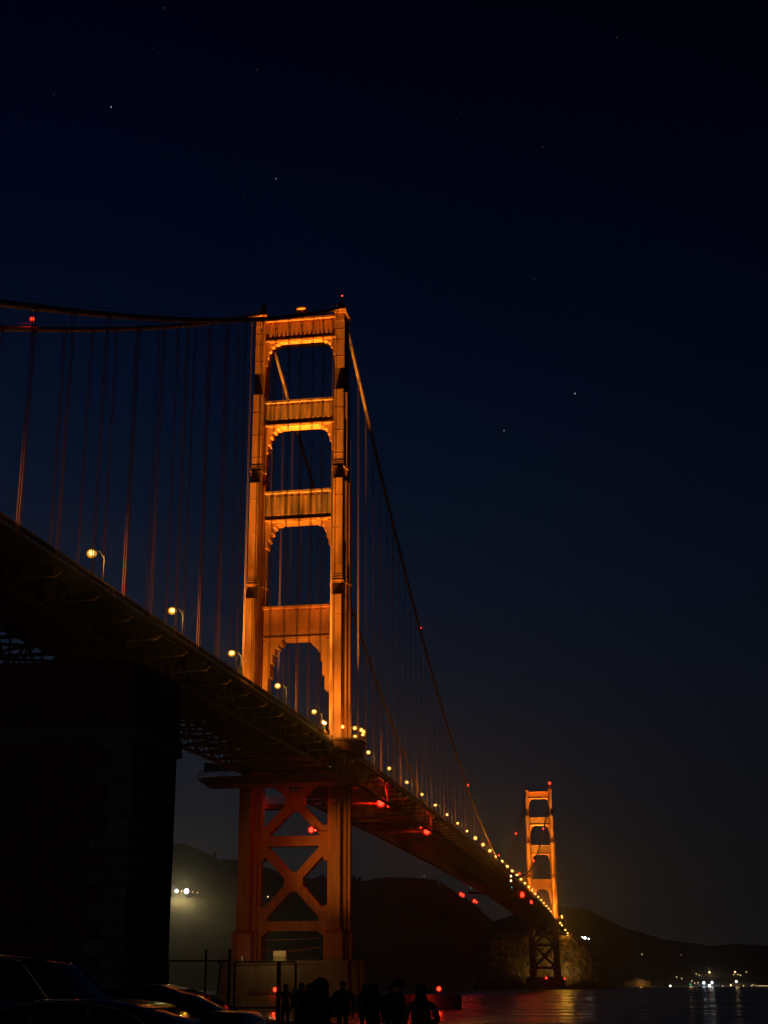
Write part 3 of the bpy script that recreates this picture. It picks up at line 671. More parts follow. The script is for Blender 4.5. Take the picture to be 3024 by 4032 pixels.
# scaffold platform wrapped under the deck at the near tower
def scaffold():
    T = thing('scaffold_platform', 'netted scaffold platform hung under the deck across the near tower', 'scaffold', (0, -14, 0))
    m = MB()
    out = [(-26.5, -2.2), (-23.5, -6.2), (-16, -7.6), (14, -7.6), (19, -6), (21.5, -2), (21.5, 5), (-26.5, 5)]
    n = len(out)
    inn_ = [(x*.86-.8, y*.7) for x, y in out]
    V = [(x, y, 65.2) for x, y in out] + [(x, y, 63.0) for x, y in inn_]
    m.add(V, [tuple(range(n)), tuple(range(2*n-1, n-1, -1))] + [(i, (i+1) % n, (i+1) % n+n, i+n) for i in range(n)])
    m.build('platform_floor', TARP, T)
    r = MB()
    for (x, y), (x2, y2) in zip(out[:6], out[1:7]):
        k_ = max(2, int(math.hypot(x2-x, y2-y)/1.6))
        for i in range(k_):
            q = i/k_; X, Y_ = x+(x2-x)*q, y+(y2-y)*q; r.bar((X, Y_, 65.2), (X, Y_, 67.4), .1)
        for z in (66.2, 67.3): r.bar((x, y, z), (x2, y2, z), .1)
    for x in (-20, -12, 12, 18): 
        r.bar((x, -5, 65.2), (x*.7, -5, 68.5), .2)
    r.build('guard_frame', DARKM, T)
    s = MB()
    for x in np.arange(-24, -8, 1.2): s.box(x, x+1.1, -4.0, -3.9, 67.0+(x+24)*.02, 69.2)
    s.build('netting', TARP, T)
    s = MB()
    for x in (-24, -20, -16, -12): s.box(x, x+2.6, -3.6, 2.5, 69.3, 69.9)
    s.build('tool_box', DARKM, T)
scaffold()
T = thing('work_lamp', 'small orange-white work lamp below the deck beside the right tower leg', 'lamp', plane_x(1292, 3019, 13.7)); m = MB(); m.box(-.5, .6, -.1, .1, -.12, .14); m.build('lamp_lens', WARMW, T); m = MB(); m.box(-.6, .7, .1, .25, -.2, .25); m.build('lamp_housing', DARKM, T)
for i, (px, py) in enumerate([(1146, 3006), (1153, 3009), (1163, 3013), (1167, 3012)]):
    T = thing('work_lamp', ['dim string lamp below the deck, leftmost of four', 'dim string lamp below the deck, second of four', 'dim string lamp below the deck, brightest of four', 'dim string lamp below the deck, rightmost of four'][i], 'lamp', plane_x(px, py, 3), 0, 'string lamps under the deck')
    m = MB(); m.ball((0, 0, 0), .16 if i != 2 else .26, 8, 5); m.build('lamp_lens', glow('dim_string_lamp', (1, .6, .25), 1.0), T); m = MB(); m.tube([(0, 0, .1), (0, 0, .8)], .04, 5); m.build('cord', DARKM, T)
# things on the pier between the legs
q = CAM + ray(1102, 3785)*((-11-CAM.y)/ray(1102, 3785).y)
T = thing('equipment_shed', 'small pale lit shed on the pier between the near tower legs', 'shed', (q.x, -10.5, 13.35)); m = MB(); m.box(-1.9, 1.9, -1, 1.2, 0, 2.7); m.build('wall', mat('pale_cladding', (.55, .45, .25), .8, noise=2, amount=.25), T); m = MB(); m.box(-2.0, 2.0, -1.1, 1.3, 2.7, 2.86); m.build('roof', DARKM, T)
m = MB()
for z in (.5, .8, 1.1): m.box(-1.85, 1.85, -1.06, -1.0, z, z+.06)
m.build('slat', DARKM, T)
lamp('lamp_beam', (0, -5, 3.5), 260, (1, .7, .25), T, .2)
q = CAM + ray(953, 3786)*((-12.3-CAM.y)/ray(953, 3786).y)
T = thing('marker_post', 'short white post on the pier by the left tower leg', 'post', (q.x, -12.2, 13.35)); m = MB(); m.tube([(0, 0, 0), (0, 0, .9)], .18, 8); m.ball((0, 0, 1.05), .24, 8, 6); m.build('post', mat('white_paint', (.75, .72, .6), .6, noise=3), T)
lamp('lamp_bulb', (.2, -1.2, 1.2), 18, (1, .8, .5), T, .1)
for i, (za, zb_, sag, lab) in enumerate([(19.2, 19.6, .15, 'straight upper line strung between the tower pedestals'), (17.3, 17.5, 1.2, 'sagging middle line strung between the tower pedestals'), (16.2, 17.0, .7, 'lowest sagging line strung between the tower pedestals')]):
    m = MB(); m.tube([(-10.9+21.6*t, -9.6, za+(zb_-za)*t-sag*4*t*(1-t)) for t in np.linspace(0, 1, 14)], .055, 5); tag(m.build('hanging_line', NET), lab, 'cable', 'lines between the pedestals')
T = thing('pier_railing', 'thin dark railing along the pier edge below the near tower', 'railing', (0, -12.2, 13.35)); m = MB()
for x in np.arange(-18, 18.5, 1.5): m.bar((x, 0, 0), (x, 0, 1.1), .06)
m.build('post', DARKM, T); m = MB(); m.bar((-18, 0, 1.1), (18, 0, 1.1), .06); m.bar((-18, 0, .55), (18, 0, .55), .05); m.build('rail', DARKM, T)
# mooring gear on the fender
rr = random.Random(3)
for i, (px, lab) in enumerate([(985, 'leaning dark machinery on the fender left of the red lamp, left piece'), (1005, 'leaning dark machinery on the fender left of the red lamp, middle piece'), (1045, 'dark machinery on the fender just left of the red lamp')]):
    q = CAM + ray(px, 3910)*((-28-CAM.y)/ray(px, 3910).y)
    T = thing('winch', lab, 'winch', (q.x, -28, 4.0), 0, 'gear on the fender'); m = MB(); m.box(-.8, .8, -.4, .4, 0, .5); m.bar((-.6, 0, .5), (.5+.3*i, 0, 2.0-.4*i), .25); m.build('frame', DARKM, T); m = MB(); m.tube([(0, -.5, .9), (0, .5, .9)], .45, 10); m.build('drum', DARKM, T)
# traffic sign at the left of the tower (back lit white panel on the deck)
q = plane_x(945, 2640, 13.0)
T = thing('road_sign', 'small pale sign panel on the deck left of the near tower', 'sign', (q.x, q.y, zd(q.y)+.2)); m = MB(); m.tube([(0, 0, 0), (0, 0, 2.2)], .06, 6); m.build('post', DARKM, T)
m = MB(); m.box(-.55, .55, -.04, 0, .9, 2.9); m.build('panel', mat('sign_panel', (.55, .55, .5), .6, noise=3), T)
m = MB()
for z in (1.4, 1.9, 2.3, 2.6): m.box(-.42, .42, -.055, -.045, z, z+.12)
m.build('stripe', DARKM, T)
# ------------------------------------------------------------------ fort
def fort():
    T = thing('brick_fort', 'huge black brick fort wall in the lower left with stone corner', 'fort')
    a_ = at(470, 3860, 53); b_ = at(660, 3860, 57); A = Vector((a_.x, a_.y)); B = Vector((b_.x, b_.y)); C = A+Vector((-1, -.12)).normalized()*60; Dp = B+Vector((-1, .25)).normalized()*60
    def wall(off, z0, z1, name, m, parent):
        c = (A+B+C+Dp)/4
        pts = [p+(p-c).normalized()*off for p in (A, B, Dp, C)]
        return MB().prism([(p.x, p.y) for p in pts], 'z', z0, z1).build(name, m, parent)
    w = wall(0, 4, 16.0, 'wall', BRICK, T); wall(.22, 15.4, 15.95, 'cornice', GRAN, w); wall(.05, 16.0, 18.4, 'parapet', BRICK, T)
    m = MB(); e1 = (B-A).normalized(); e2 = (C-A).normalized()
    for i in range(17):
        z = 5.5+.6*i; a, b = ((1.4, .8) if i % 2 else (.8, 1.4)); n1 = Vector((e1.y, -e1.x)); 
        p0 = A-e1*.12-e2*.12
        m.prism([tuple(p0), tuple(p0+e1*a), tuple(p0+e1*a+e2*.2), tuple(p0+e2*.2+e1*.2), tuple(p0+e2*b+e1*.2), tuple(p0+e2*b)], 'z', z, z+.55)
    m.build('quoin', GRAN, w)
fort()
# ------------------------------------------------------------------ fence
def fence():
    T = thing('wire_fence', 'tall dark wire fence with gate posts in front of the pier', 'fence')
    tops = [(664, 3784), (812, 3740), (905, 3738), (925, 3788), (1096, 3788), (1103, 3788), (1165, 3790)]
    D = 56; P = []
    for (px, py) in tops:
        q = at(px, py, D); P.append(q)
        m = MB(); m.tube([(q.x, q.y, GZ-.05), (q.x, q.y, q.z)], .04 if px not in (905, 1096) else .06, 8); m.build('post', DARKM, T)
    m = MB()
    def rl(a, b, z, r=.03): m.tube([(a.x, a.y, z), (b.x, b.y, z)], r, 6)
    rl(P[0], P[2], P[0].z); rl(P[3], P[6], P[3].z); rl(P[0], P[2], GZ+.15); rl(P[3], P[6], GZ+.7); rl(P[3], P[6], GZ+.15)
    m.build('rail', DARKM, T)
    w = MB()
    for a, b in ((P[0], P[2]), (P[3], P[6])):
        L = (b-a).length; h = a.z-GZ-.15; n = int(L/.16)
        for i in range(-int(h/.16), n):
            for s in (1, -1):
                t0 = i*.16; pts = []
                x0 = max(0, t0); x1 = min(L, t0+h)
                if x1 <= x0: continue
                z0 = (x0-t0); z1 = (x1-t0)
                if s < 0: z0, z1 = h-z0, h-z1
                d = (b-a); d.z = 0; d = d.normalized()
                p = Vector((a.x, a.y, GZ+.15+z0))+d*x0; q = Vector((a.x, a.y, GZ+.15+z1))+d*x1
                w.tube([p, q], .0015, 3, False)
    w.build('wire_mesh', mat('weathered_wire', (.006, .006, .006), 1.0, noise=30, spec=0), T)
fence()
# ------------------------------------------------------------------ people
CLOTH = {n: mat(n, c, .9, noise=8) for n, c in dict(black_cloth=(.015, .015, .017), navy_cloth=(.02, .022, .03), brown_cloth=(.05, .035, .02), khaki_cloth=(.16, .11, .05), grey_cloth=(.05, .05, .05), denim=(.03, .035, .05)).items()}
SKIN = mat('skin', (.48, .27, .18), .55, noise=5, amount=.15); HAIRD = mat('dark_hair', (.015, .012, .01), .6, noise=20)
def person(px, py_top, dist, label, coat='black_cloth', pants='denim', hgt=1.72, face=0, hair='short', hold=None, lean=0, wide=1.0, head_turn=0):
    """a standing figure seen from behind; face = heading (0 = away from the camera)"""
    p = at(px, py_top, dist); d = ray(px, 3900); hd = math.atan2(d.x, d.y)
    z0 = GZ; hgt = max(1.5, min(1.9, p.z-z0))
    k_ = hgt/1.75
    T = thing('person', label, 'person', (p.x, p.y, z0), -hd+face)
    sk = bpy.data.meshes.new('skeleton'); verts = []; edges = []; rad = []
    def V(x, y, z, r, par=None, ry=None):
        verts.append((x*k_, y*k_, z*k_)); rad.append((r*k_, (ry or r)*k_)); i = len(verts)-1
        if par is not None: edges.append((par, i))
        return i
    w = wide
    pel = V(0, 0, .95, .155*w, None, .115*w); wa = V(0, .0, 1.12, .145*w, pel, .105*w); ch = V(0, .01+lean*.5, 1.32, .17*w, wa, .115*w); sh = V(0, .0+lean, 1.44, .11, ch, .09); nk = V(0, .01+lean, 1.52, .058, sh)
    hb = V(0, .025+lean, 1.585, .078, nk, .085); hm = V(0, .02+lean, 1.66, .082, hb, .098); V(0, .01+lean, 1.715, .06, hm, .07)
    def arm(s, el, wr, fing):
        a = V(s*.19*w, lean, 1.41, .072, sh); e = V(*el, .052, a); wv = V(*wr, .034, e)
        dv = (Vector(wr)-Vector(el)).normalized(); pa = Vector(wr)+dv*.06; palm = V(*pa, .036, wv, .022)
        side = dv.cross(Vector((0, 0, 1)) if abs(dv.z) < .8 else Vector((0, 1, 0))).normalized(); nrm = side.cross(dv)
        for q, ln in ((-.030, .062), (-.010, .075), (.010, .072), (.028, .055)):
            b0 = pa+side*q+dv*.03; b1 = b0+dv*ln*.55+nrm*fing*.012; b2 = b1+dv*ln*.4+nrm*fing*.03
            i0 = V(*b0, .011, palm); i1 = V(*b1, .0095, i0); V(*b2, .0085, i1)
        t0 = Vector(wr)+side*.035+dv*.02; t1 = t0+side*.022+dv*.035+nrm*fing*.015; i0 = V(*t0, .0125, palm); V(*t1, .010, i0)
    down = lambda s: arm(s, (s*.26*w, -.02, 1.13), (s*.25*w, .05, .88), 1)
    if hold == 'phone':
        arm(1, (.25*w, .05, 1.15), (.10, .30, 1.17), 1); down(-1)
    elif hold == 'both':
        arm(1, (.27*w, .08, 1.15), (.09, .32, 1.25), 1); arm(-1, (-.27*w, .08, 1.15), (-.09, .32, 1.25), 1)
    else: down(1); down(-1)
    for s in (-1, 1):
        hp = V(s*.095, 0, .88, .098, pel); kn = V(s*.105, .02, .49, .062, hp); an = V(s*.11, -.01, .10, .043, kn); he = V(s*.11, -.03, .05, .045, an); V(s*.12, .15, .035, .04, he)
    sk.from_pydata(verts, edges, []); o = bpy.data.objects.new('tmp', sk); COL.objects.link(o)
    md = o.modifiers.new('s', 'SKIN'); md.use_smooth_shade = True
    for i, sv in enumerate(sk.skin_vertices[0].data): sv.radius = rad[i]; sv.use_root = (i == 0)
    o.modifiers.new('sub', 'SUBSURF').levels = 1; o.modifiers['sub'].render_levels = 1
    dg = bpy.context.evaluated_depsgraph_get(); dg.update(); me = bpy.data.meshes.new_from_object(o.evaluated_get(dg)); bpy.data.objects.remove(o)
    me.name = 'body'; me.materials.clear()
    for mm in (CLOTH[coat], CLOTH[pants], SKIN): me.materials.append(mm)
    for f in me.polygons:
        z = f.center.z/k_; c = f.center/k_
        f.material_index = 2 if z > 1.535 else (0 if z > .86 else 1)
        if z < 1.36 and .80 < z:   # hands
            if abs(c.x) > .2*w and z < .87: f.material_index = 2
            if hold and c.y > .30: f.material_index = 2
    for v in me.vertices:   # nose, brow and chin on the face side
        x, y, z = v.co/k_; y -= lean
        if z > 1.55 and y > .07 and abs(x) < .02 and 1.60 < z < 1.65: v.co.y += .022*k_
    b = link(bpy.data.objects.new('body', me), T)
    ear = MB()
    for s in (-1, 1): ear.ball((s*.083*k_, (.01+lean)*k_, 1.635*k_), .03*k_, 6, 5, (.4, .8, 1))
    ear.build('ear', SKIN, T, True)
    fc = MB()
    for s in (-1, 1): fc.ball((s*.032*k_, (.115+lean)*k_, 1.645*k_), .011*k_, 6, 5)
    fc.build('eye', CLOTH['grey_cloth'], T, True)
    mo = MB(); mo.ball((0, (.108+lean)*k_, 1.585*k_), .022*k_, 8, 5, (1, .4, .3)); mo.build('mouth', mat('lips', (.35, .15, .12), .6), T, True)
    h = MB(); c = Vector((0, (-.004+lean)*k_, 1.672*k_))
    if hair == 'short': h.ball(c, .108*k_, 12, 8, (.92, 1.05, .82))
    elif hair == 'long': h.ball(c, .118*k_, 12, 8, (.95, 1.0, .86)); h.ball(c+Vector((0, -.055, -.16))*k_, .115*k_, 10, 7, (1.0, .55, 1.25))
    elif hair == 'bushy': h.ball(c+Vector((0, -.01, .0)), .165*k_, 12, 8, (1.0, .95, .95)); h.ball(c+Vector((0, -.05, -.12))*k_, .15*k_, 10, 7, (1.1, .7, .9))
    if hair in ('short', 'long', 'bushy'):
        for i, v in enumerate(h.v):      # ragged outline, face left open
            n = math.sin(v[0]*140+v[2]*90)*.004+math.sin(v[1]*170)*.004; v = (v[0]*(1+n*6), v[1], v[2]*(1+n)); y = v[1]-lean*k_
            if y > .055*k_ and v[2] < 1.70*k_: v = (v[0]*.8, .055*k_+lean*k_, v[2])
            h.v[i] = v
        h.build('hair', HAIRD, T, True)
    elif hair == 'hood':
        h.ball(c+Vector((0, -.02, -.01)), .15*k_, 14, 8, (.95, 1.0, 1.0)); h.ball(c+Vector((0, -.05, -.15))*k_, .17*k_, 12, 7, (1.05, .8, .7))
        for i, v in enumerate(h.v):
            if v[1]-lean*k_ > .06*k_: h.v[i] = (v[0], .06*k_+lean*k_, v[2])
        h.build('hood', CLOTH[coat], T, True)
    elif hair == 'beanie':
        h.ball(c+Vector((0, -.002, .012)), .114*k_, 12, 8, (.95, 1.02, .9)); h.lathe([(.108*k_, 0), (.115*k_, .01), (.115*k_, .05*k_), (.105*k_, .06*k_)], (0, lean*k_, 1.655*k_), 14)
        for i, v in enumerate(h.v):
            if v[2] < 1.648*k_: h.v[i] = (v[0]*.9, v[1]*.9, 1.648*k_)
        h.build('beanie', CLOTH['black_cloth'], T, True)
    cl = MB(); cl.lathe([(.085*k_, 0), (.098*k_, .02*k_), (.09*k_, .06*k_), (.075*k_, .065*k_)], (0, (.0+lean)*k_, 1.475*k_), 12); cl.build('collar', CLOTH[coat], T, True)
    jk = MB(); jk.tube([(0, 0, .80*k_), (0, 0, .98*k_), (0, .005*k_, 1.1*k_)], [.172*w*k_, .168*w*k_, .14*w*k_], 14); 
    for i, v in enumerate(jk.v): jk.v[i] = (v[0], v[1]*.78, v[2])
    jk.build('jacket_hem', CLOTH[coat], T, True)
    if hold:
        ph = thing('phone', 'glowing phone held by the ' + ('person with bushy hair' if hair == 'bushy' else 'person in khaki coat'), 'phone', (0, 0, 0)); ph.matrix_world = T.matrix_world
        ph.location = T.location; ph.rotation_euler = T.rotation_euler
        y, z = (.37, 1.19) if hold == 'phone' else (.40, 1.29); x0 = .07 if hold == 'phone' else 0
        q = MB(); q.box(-.036+x0, .036+x0, y*k_, (y+.009)*k_, z*k_-.05, z*k_+.10); q.build('case', CLOTH['black_cloth'], ph)
        q = MB(); q.box(-.032+x0, .032+x0, (y-.004)*k_, (y-.001)*k_, z*k_-.045, z*k_+.095); q.build('screen', glow('phone_screen', (.9, .97, 1.0), 1.2), ph)
    return T
person(1125, 3876, 50, 'person in dark coat standing farthest left in the crowd', 'black_cloth', hair='short', face=.3)
person(1188, 3874, 46, 'slim person in dark hooded top right of the pale panel', 'navy_cloth', hair='beanie', face=-.2, wide=.92)
person(1262, 3866, 25, 'big person with bushy hair in the middle foreground of the crowd', 'black_cloth', hair='bushy', hold='phone', wide=1.35)
person(1350, 3863, 40, 'tall person in brown coat behind the one with bushy hair', 'brown_cloth', hair='short', wide=1.25, face=.2)
person(1437, 3880, 42, 'person with long hair beside the brown coat', 'black_cloth', hair='long', face=-.4)
person(1470, 3884, 33, 'person in wide dark hood right of the crowd middle', 'black_cloth', hair='hood', wide=1.1)
person(1568, 3862, 25, 'person in beanie facing left, cheek lit orange', 'grey_cloth', hair='beanie', face=1.25, wide=1.05)
person(1657, 3885, 22, 'person in khaki coat at the right end of the crowd', 'khaki_cloth', hair='long', hold='phone', wide=1.15)
person(1225, 3905, 27, 'short person half hidden left of the bushy hair', 'navy_cloth', hair='hood', face=.1)
person(1540, 3905, 36, 'person crouching forward behind the beanie wearer', 'black_cloth', hair='short', lean=.08)
q = at(1168, 3890, 52)
T = thing('notice_board', 'pale greenish notice board between two people left of the crowd', 'sign', (q.x, q.y, GZ)); m = MB(); m.bar((0, 0, 0), (0, 0, q.z-GZ-.05), .07); m.build('post', DARKM, T); m = MB(); m.box(-.14, .14, -.06, -.035, q.z-GZ-.6, q.z-GZ); m.build('panel', mat('pale_board', (.45, .5, .4), .7, noise=4), T)
m = MB()
for i in range(3): m.box(-.11, .11, -.068, -.062, q.z-GZ-.2-.13*i, q.z-GZ-.15-.13*i)
m.build('text_line', DARKM, T)
# ------------------------------------------------------------------ cars
CARP = {n: mat(n, c, .28, coat=1.0, noise=40, amount=.05) for n, c in dict(black_car_paint=(.012, .012, .013), dark_grey_car_paint=(.03, .03, .032), dark_blue_car_paint=(.012, .015, .025)).items()}
GLASS = mat('tinted_glass', (.01, .011, .012), .04, spec=.8, noise=60, amount=.05)
TRIM = mat('polished_trim', (.25, .25, .25), .22, metal=.9, noise=30, amount=.05)
def car(name, label, cat, loc, rz, paint, L, Wd, prof, roof, belt, h0=.35):
    """prof: lower body (x, top z); roof: greenhouse outline (x, z); belt: z of the window line"""
    T = thing(name, label, cat, loc, rz); hw = Wd/2
    xs = np.linspace(-L/2, L/2, 41); px_, pz = zip(*prof); V = []; Fc = []; n = 12
    for x in xs:
        z = float(np.interp(x, px_, pz)); e = min(1, (L/2-abs(x))/.45); w = hw*(.80+.20*math.sqrt(max(0, 1-(1-e)**2))); lo = h0-.12+.12*(1-e)
        V += [(x, -w*.9, lo), (x, -w, lo+.1), (x, -w, (lo+z)/2), (x, -w*.985, z-.14), (x, -w*.94, z-.04), (x, -w*.82, z), (x, w*.82, z), (x, w*.94, z-.04), (x, w*.985, z-.14), (x, w, (lo+z)/2), (x, w, lo+.1), (x, w*.9, lo)]
    for i in range(len(xs)-1):
        for j in range(n): Fc.append((i*n+j, i*n+(j+1) % n, (i+1)*n+(j+1) % n, (i+1)*n+j))
    Fc += [tuple(range(n-1, -1, -1)), tuple((len(xs)-1)*n+j for j in range(n))]
    MB().add(V, Fc).build('body', CARP[paint], T, True)
    rx, rz_ = zip(*roof); gx = np.linspace(rx[0], rx[-1], 33); V = []; Fc = []; n = 8
    def sec(x, grow):
        z = float(np.interp(x, rx, rz_)); t = max(0, (z-belt))/(max(rz_)-belt); wb = hw*.93; wt = hw*(.93-.2*t)
        return [(x, -wb-grow, belt-.12), (x, -wb-grow, belt), (x, -(wt+.02)-grow, z-.06), (x, -wt*.86, z+grow), (x, wt*.86, z+grow), (x, wt+.02+grow, z-.06), (x, wb+grow, belt), (x, wb+grow, belt-.12)]
    for x in gx: V += sec(x, 0)
    for i in range(len(gx)-1):
        for j in range(n-1): Fc.append((i*n+j, i*n+j+1, (i+1)*n+j+1, (i+1)*n+j))
    MB().add(V, Fc).build('window_glass', GLASS, T, True)
    r = MB(); V = []; Fc = []
    zmax = max(rz_); sel = [x for x in np.linspace(rx[0], rx[-1], 33) if float(np.interp(x, rx, rz_)) > zmax-.14]
    for x in sel: s_ = sec(x, .012); V += [(a, b, c) for a, b, c in s_[2:6]]
    for i in range(len(sel)-1):
        for j in range(3): Fc.append((i*4+j, i*4+j+1, (i+1)*4+j+1, (i+1)*4+j))
    r.add(V, Fc).build('roof', CARP[paint], T, True)
    pl = MB()
    for s in (0, 1):      # pillars follow the roof outline on both sides
        pts = [(x, (-1 if s else 1)*abs(sec(x, .012)[2][1]), sec(x, .012)[2][2]+.03) for x in gx]
        pl.tube(pts, .035, 6)
        for xb in (rx[0]+(rx[-1]-rx[0])*.36, rx[0]+(rx[-1]-rx[0])*.62):
            s2 = sec(xb, .012); q = -1 if s else 1; pl.bar((xb, q*abs(s2[1][1]), belt), (xb, q*abs(s2[2][1]), s2[2][2]), .07, .05)
    pl.build('pillar', TRIM, T, True)
    for x in (-L*.3, L*.3):
        for s in (-1, 1):
            w = MB(); w.tube([(0, -.11, 0), (0, .11, 0)], .33, 20); wo = w.build('wheel', RUBBER, T, loc=(x, s*(hw-.13), .33)); q = MB(); q.tube([(0, s*.06, 0), (0, s*.125, 0)], .21, 14); q.build('rim', NET, wo)
    for s in (-1, 1):
        m = MB(); m.box(-L/2-.01, -L/2+.12, s*hw*.62-.16, s*hw*.62+.16, .62, .78); m.build('tail_light', mat('red_lens', (.25, .01, .01), .2), T)
        m = MB(); m.box(L/2-.12, L/2+.01, s*hw*.62-.16, s*hw*.62+.16, .58, .74); m.build('headlight', mat('clear_lens', (.6, .6, .6), .1), T)
        m = MB(); m.ball((L*.17, s*(hw+.09), belt+.06), .11, 8, 6, (.6, 1, .75)); m.build('mirror', CARP[paint], T, True)
        m = MB()
        for x in (-.35, .55): m.box(x-.1, x+.1, s*hw*1.0-.02, s*hw*1.0+.035, belt-.14, belt-.10)
        m.build('door_handle', CARP[paint], T)
    return T
SED_P = [(-2.35, .80), (-2.2, .98), (-1.5, 1.02), (0, .96), (1.2, .92), (2.1, .78), (2.35, .6)]
SED_R = [(-1.75, .98), (-1.1, 1.28), (-.55, 1.43), (0, 1.47), (.45, 1.42), (1.25, .94)]
SUV_P = [(-2.4, 1.0), (-2.3, 1.1), (0, 1.12), (1.2, 1.12), (2.2, 1.02), (2.4, .8)]
SUV_R = [(-2.3, 1.12), (-2.05, 1.78), (-1.6, 1.92), (0, 1.98), (.5, 1.92), (1.4, 1.12)]
def heading(px, face): d = ray(px, 3900); return math.pi/2-math.atan2(d.x, d.y)+face
def place(px, dist): q = at(px, 3900, dist); return (q.x, q.y, GZ)
car('parked_car', 'dark sedan with curved roof and trunk ending beside the crowd', 'car', place(560, 30), heading(560, math.radians(70)), 'black_car_paint', 4.7, 1.82, [(x, z*1.04) for x, z in SED_P], [(x, z*1.05) for x, z in SED_R], .99)
HAT_P = [(-2.0, .78), (-1.9, .92), (0, .9), (1.1, .86), (1.9, .72), (2.1, .55)]
HAT_R = [(-1.85, .9), (-1.55, 1.12), (-1.2, 1.27), (-.7, 1.34), (0, 1.35), (.4, 1.3), (1.2, .88)]
car('parked_car', 'low dark hatchback in front of the sedan at the bottom edge', 'car', place(275, 20), heading(275, math.radians(58)), 'dark_blue_car_paint', 4.2, 1.76, HAT_P, HAT_R, .86)
car('parked_car', 'tall dark sport utility vehicle at the bottom left', 'car', place(86, 25), heading(86, math.radians(-125)), 'dark_grey_car_paint', 4.8, 1.95, SUV_P, SUV_R, 1.12)
# street lights behind the camera in the same car park: their reflections draw the car roofs
for i, (x, y) in enumerate([(75, -459), (110, -470), (51, -429)]):
    T = thing('street_lamp', ['tall car park street lamp behind the left cars', 'tall car park street lamp behind the viewer', 'tall car park street lamp left of the viewer beside the fort'][i], 'street lamp', (x, y, GZ), 0, 'car park street lamps')
    m = MB(); m.tube([(0, 0, 0), (0, 0, 7)], [.1, .06], 8); m.tube([(0, 0, 6.9), (.6, 0, 7.3), (1.4, 0, 7.35)], .04, 6); m.build('post', DARKM, T)
    m = MB(); m.box(1.2, 1.8, -.15, .15, 7.25, 7.4); m.build('lamp_hood', DARKM, T); m = MB(); m.box(1.25, 1.75, -.12, .12, 7.2, 7.25); m.build('lamp_lens', WARMW, T)
    lamp('lamp_bulb', (1.5, 0, 6.9), [450, 450, 180][i], (1, .7, .35), T, .15)
# ------------------------------------------------------------------ distant lights
def far_lamp(px, py, hl, m, r, label, group, power=0, col=(1, 1, 1)):
    p = at(px, py, on_hill(px, py, hl) if isinstance(hl, str) else hl); T = thing('shore_lamp', label, 'lamp', p, 0, group)
    g = MB(); g.ball((0, 0, 0), r, 8, 6); g.build('lamp_lens', m, T)
    b = MB(); b.tube([(0, r*.6, -r), (0, r*.6, -r*2-1.5)], r*.12, 5); b.build('post', DARKM, T)
    if power: lamp('lamp_bulb', (0, -16, 5), power, col, T, 3)
    return T
far_lamp(695, 3508, 'hills', COOL, 2.4, 'bright bluish white lamp on the dark hill, left of two', 'hill road lamps', 1.2e4, (.7, .85, 1)); far_lamp(734, 3509, 'hills', WHITEL, 3.4, 'brightest yellowish white lamp on the dark hill, right of two', 'hill road lamps', 1.0e5, (1, .80, .35))
for px, py, r, lab in [(715, 3509, .8, 'tiny amber lamp between the two bright hill lamps'), (759, 3512, .5, 'tiny amber lamp just right of the brightest hill lamp'), (778, 3515, .6, 'tiny amber lamp farthest right of the hill lamp row'), (1055, 3531, .8, 'tiny warm lamp seen through the left of the tower bracing'), (1670, 3450, .45, 'single tiny lamp on the dark hilltop'), (1725, 3479, .4, 'faint lamp below the dark hilltop')]:
    far_lamp(px, py, 'hills', WARMW, r, lab, 'small hill lamps')
far_lamp(1231.6, 3532, 'hills', WHITEL, 1.0, 'tiny white lamp seen through the right of the tower bracing', 'small hill lamps')
z8 = lambda x, y: (2200+x*.4967, 3400+y*.4967)
for i, (x, y, r) in enumerate([(185, 590, 2.0), (208, 590, 2.0), (237, 597, 1.2)]): far_lamp(*z8(x, y), 2000, WHITEL, r*.8, f'{["left", "middle", "right"][i]} white lamp in the row of three beside the far tower', 'white lamps beside the far tower')
SHORE = [(660, 720, WARMW, 1.2, 'lone amber lamp high on the dark right hillside'), (970, 725, WARMW, .7, 'faint pale lamp high on the right hillside'), (650, 952, AMBERF, 3.0, 'left of two large orange lamps on the shoreline'), (711, 964, AMBERF, 3.3, 'right of two large orange lamps on the shoreline'),
         (885, 970, WHITEL, 2.0, 'lone white lamp on the shoreline right of the orange pair'), (1150, 946, COOL, 3.2, 'left of three large cold white lamps on the shore'), (1195, 968, COOL, 3.4, 'lowest of three large cold white lamps on the shore'), (1215, 944, COOL, 3.0, 'right of three large cold white lamps on the shore'),
         (1195, 862, WARMW, 2.8, 'large warm lamp above the cold white lamps'), (1398, 860, WARMW, 2.2, 'topmost yellow lamp of the small group on the right shore'), (1408, 935, WHITEL, 2.6, 'white lamp below the yellow group on the right shore'), (1365, 965, WARMW, 2.2, 'yellow lamp at the waterline below the white one'), (1045, 960, GREENL, 2.8, 'yellow green lamp at the left of the shore cluster')]
for (x, y, m_, r, lab) in SHORE: far_lamp(*z8(x, y), 'far_hills', m_, r*.6, lab, 'lamps on the far shore', 3e3 if r > 2.5 else 0, (.8, .9, 1) if m_ is COOL else (1, .6, .2))
for (x, y) in [(935, 900), (975, 912), (1055, 930), (1078, 948), (1105, 945), (1090, 875), (1115, 885), (1388, 880), (1420, 880), (1440, 885), (1488, 860), (1465, 970), (1540, 960), (1530, 970), (1565, 970), (1590, 970), (1608, 970), (1628, 970), (1650, 970), (1300, 972)]:
    far_lamp(*z8(x, y), 'far_hills', WARMW, .62, 'one of the tiny scattered town lights along the right shore', 'tiny town lights on the far shore')
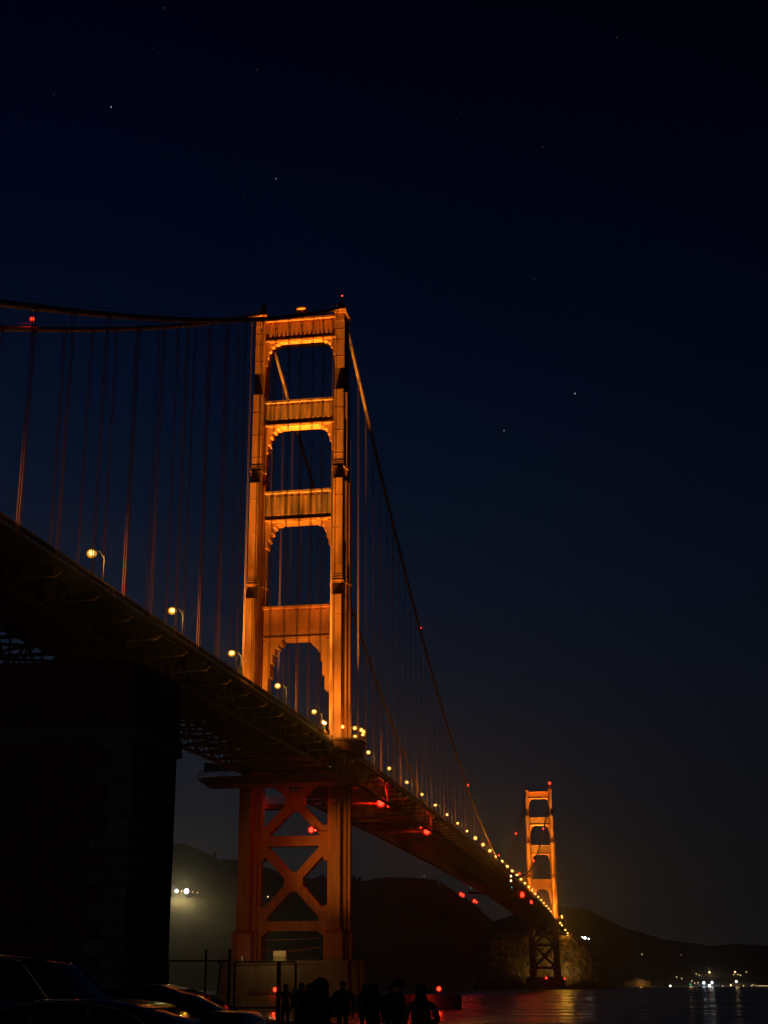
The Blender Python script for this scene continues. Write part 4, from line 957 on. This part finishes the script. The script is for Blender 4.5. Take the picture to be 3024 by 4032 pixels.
p = at(2505, 3868, 2515); far = thing('shore_house', 'orange lit building on the shoreline under the right hill', 'building', (p.x, p.y, 0)); m = MB(); m.box(-20, 22, 0, 12, -2, 9); m.build('wall', CLIFF, far); m = MB(); m.prism([(-21, 9), (23, 9), (1, 14)], 'y', -.5, 12.5); m.build('roof', DARKM, far); lamp('lamp_bulb', (8, -10, 6), 3.5e3, (1, .55, .15), far, .5)
# trees on the ridge right of the tower
def tree(px, py, h, label):
    p = at(px, py, 2240); T = thing('conifer_tree', label, 'tree', (p.x, p.y, p.z-h*.55), 0, 'trees on the ridge')
    m = MB(); m.tube([(0, 0, -2), (0, 0, h*.9)], [.5, .1], 6); m.build('trunk', HILLM, T)
    c = MB(); r = random.Random(px)
    for i in range(90):
        t = r.random()**.8; a = r.random()*6.28; R = h*.24*(1-t)*(.5+r.random()*.7); z = h*(.15+.85*t); x, y = R*math.cos(a), R*math.sin(a); s = h*.07
        c.add([(x-s, y, z-s*.3), (x+s*.6, y+s, z), (x, y-s, z+s), (x+s*.3, y-s*.4, z+s*1.2)], [(0, 1, 2), (1, 3, 2)])
    c.build('crown', mat('dark_foliage', (.05, .06, .03), .9, noise=.5), T)
for i, (px, py, h) in enumerate([(1389, 3466, 14), (1394, 3470, 18), (1400, 3474, 16), (1412, 3472, 13), (1418, 3474, 15), (1262, 3452, 10), (1270, 3452, 11), (845, 3368, 12)]):
    tree(px, py, h, ['tiny dark conifer on the ridge, just right of the near tower leg', 'tallest tiny conifer of the ridge group right of the near tower', 'tiny conifer third from left in the ridge group right of the tower', 'short tiny conifer fourth in the ridge group right of the tower', 'tiny conifer at the right end of the ridge group', 'tiny tree on the ridge seen through the bracing, left', 'tiny tree on the ridge seen through the bracing, right', 'tiny lone tree on the ridge left of the near tower'][i])
# ------------------------------------------------------------------ haze
HAZE = 0.00006
def haze():
    me = MB().box(-2600, 3400, -700, 5200, -5, 300).mesh('haze', None)
    m = bpy.data.materials.new('night_haze'); m.use_nodes = True; nt = m.node_tree
    for n in list(nt.nodes): nt.nodes.remove(n)
    o = nt.nodes.new('ShaderNodeOutputMaterial'); v = nt.nodes.new('ShaderNodeVolumePrincipled'); v.inputs['Color'].default_value = (.9, .9, .92, 1); v.inputs['Density'].default_value = HAZE; v.inputs['Anisotropy'].default_value = .9
    nt.links.new(v.outputs[0], o.inputs['Volume']); me.materials.append(m)
    h = bpy.data.objects.new('haze', me); COL.objects.link(h); h['kind'] = 'stuff'; h['label'] = 'thin night haze glowing softly around the bridge lamps'
    h.display_type = 'WIRE'
haze()
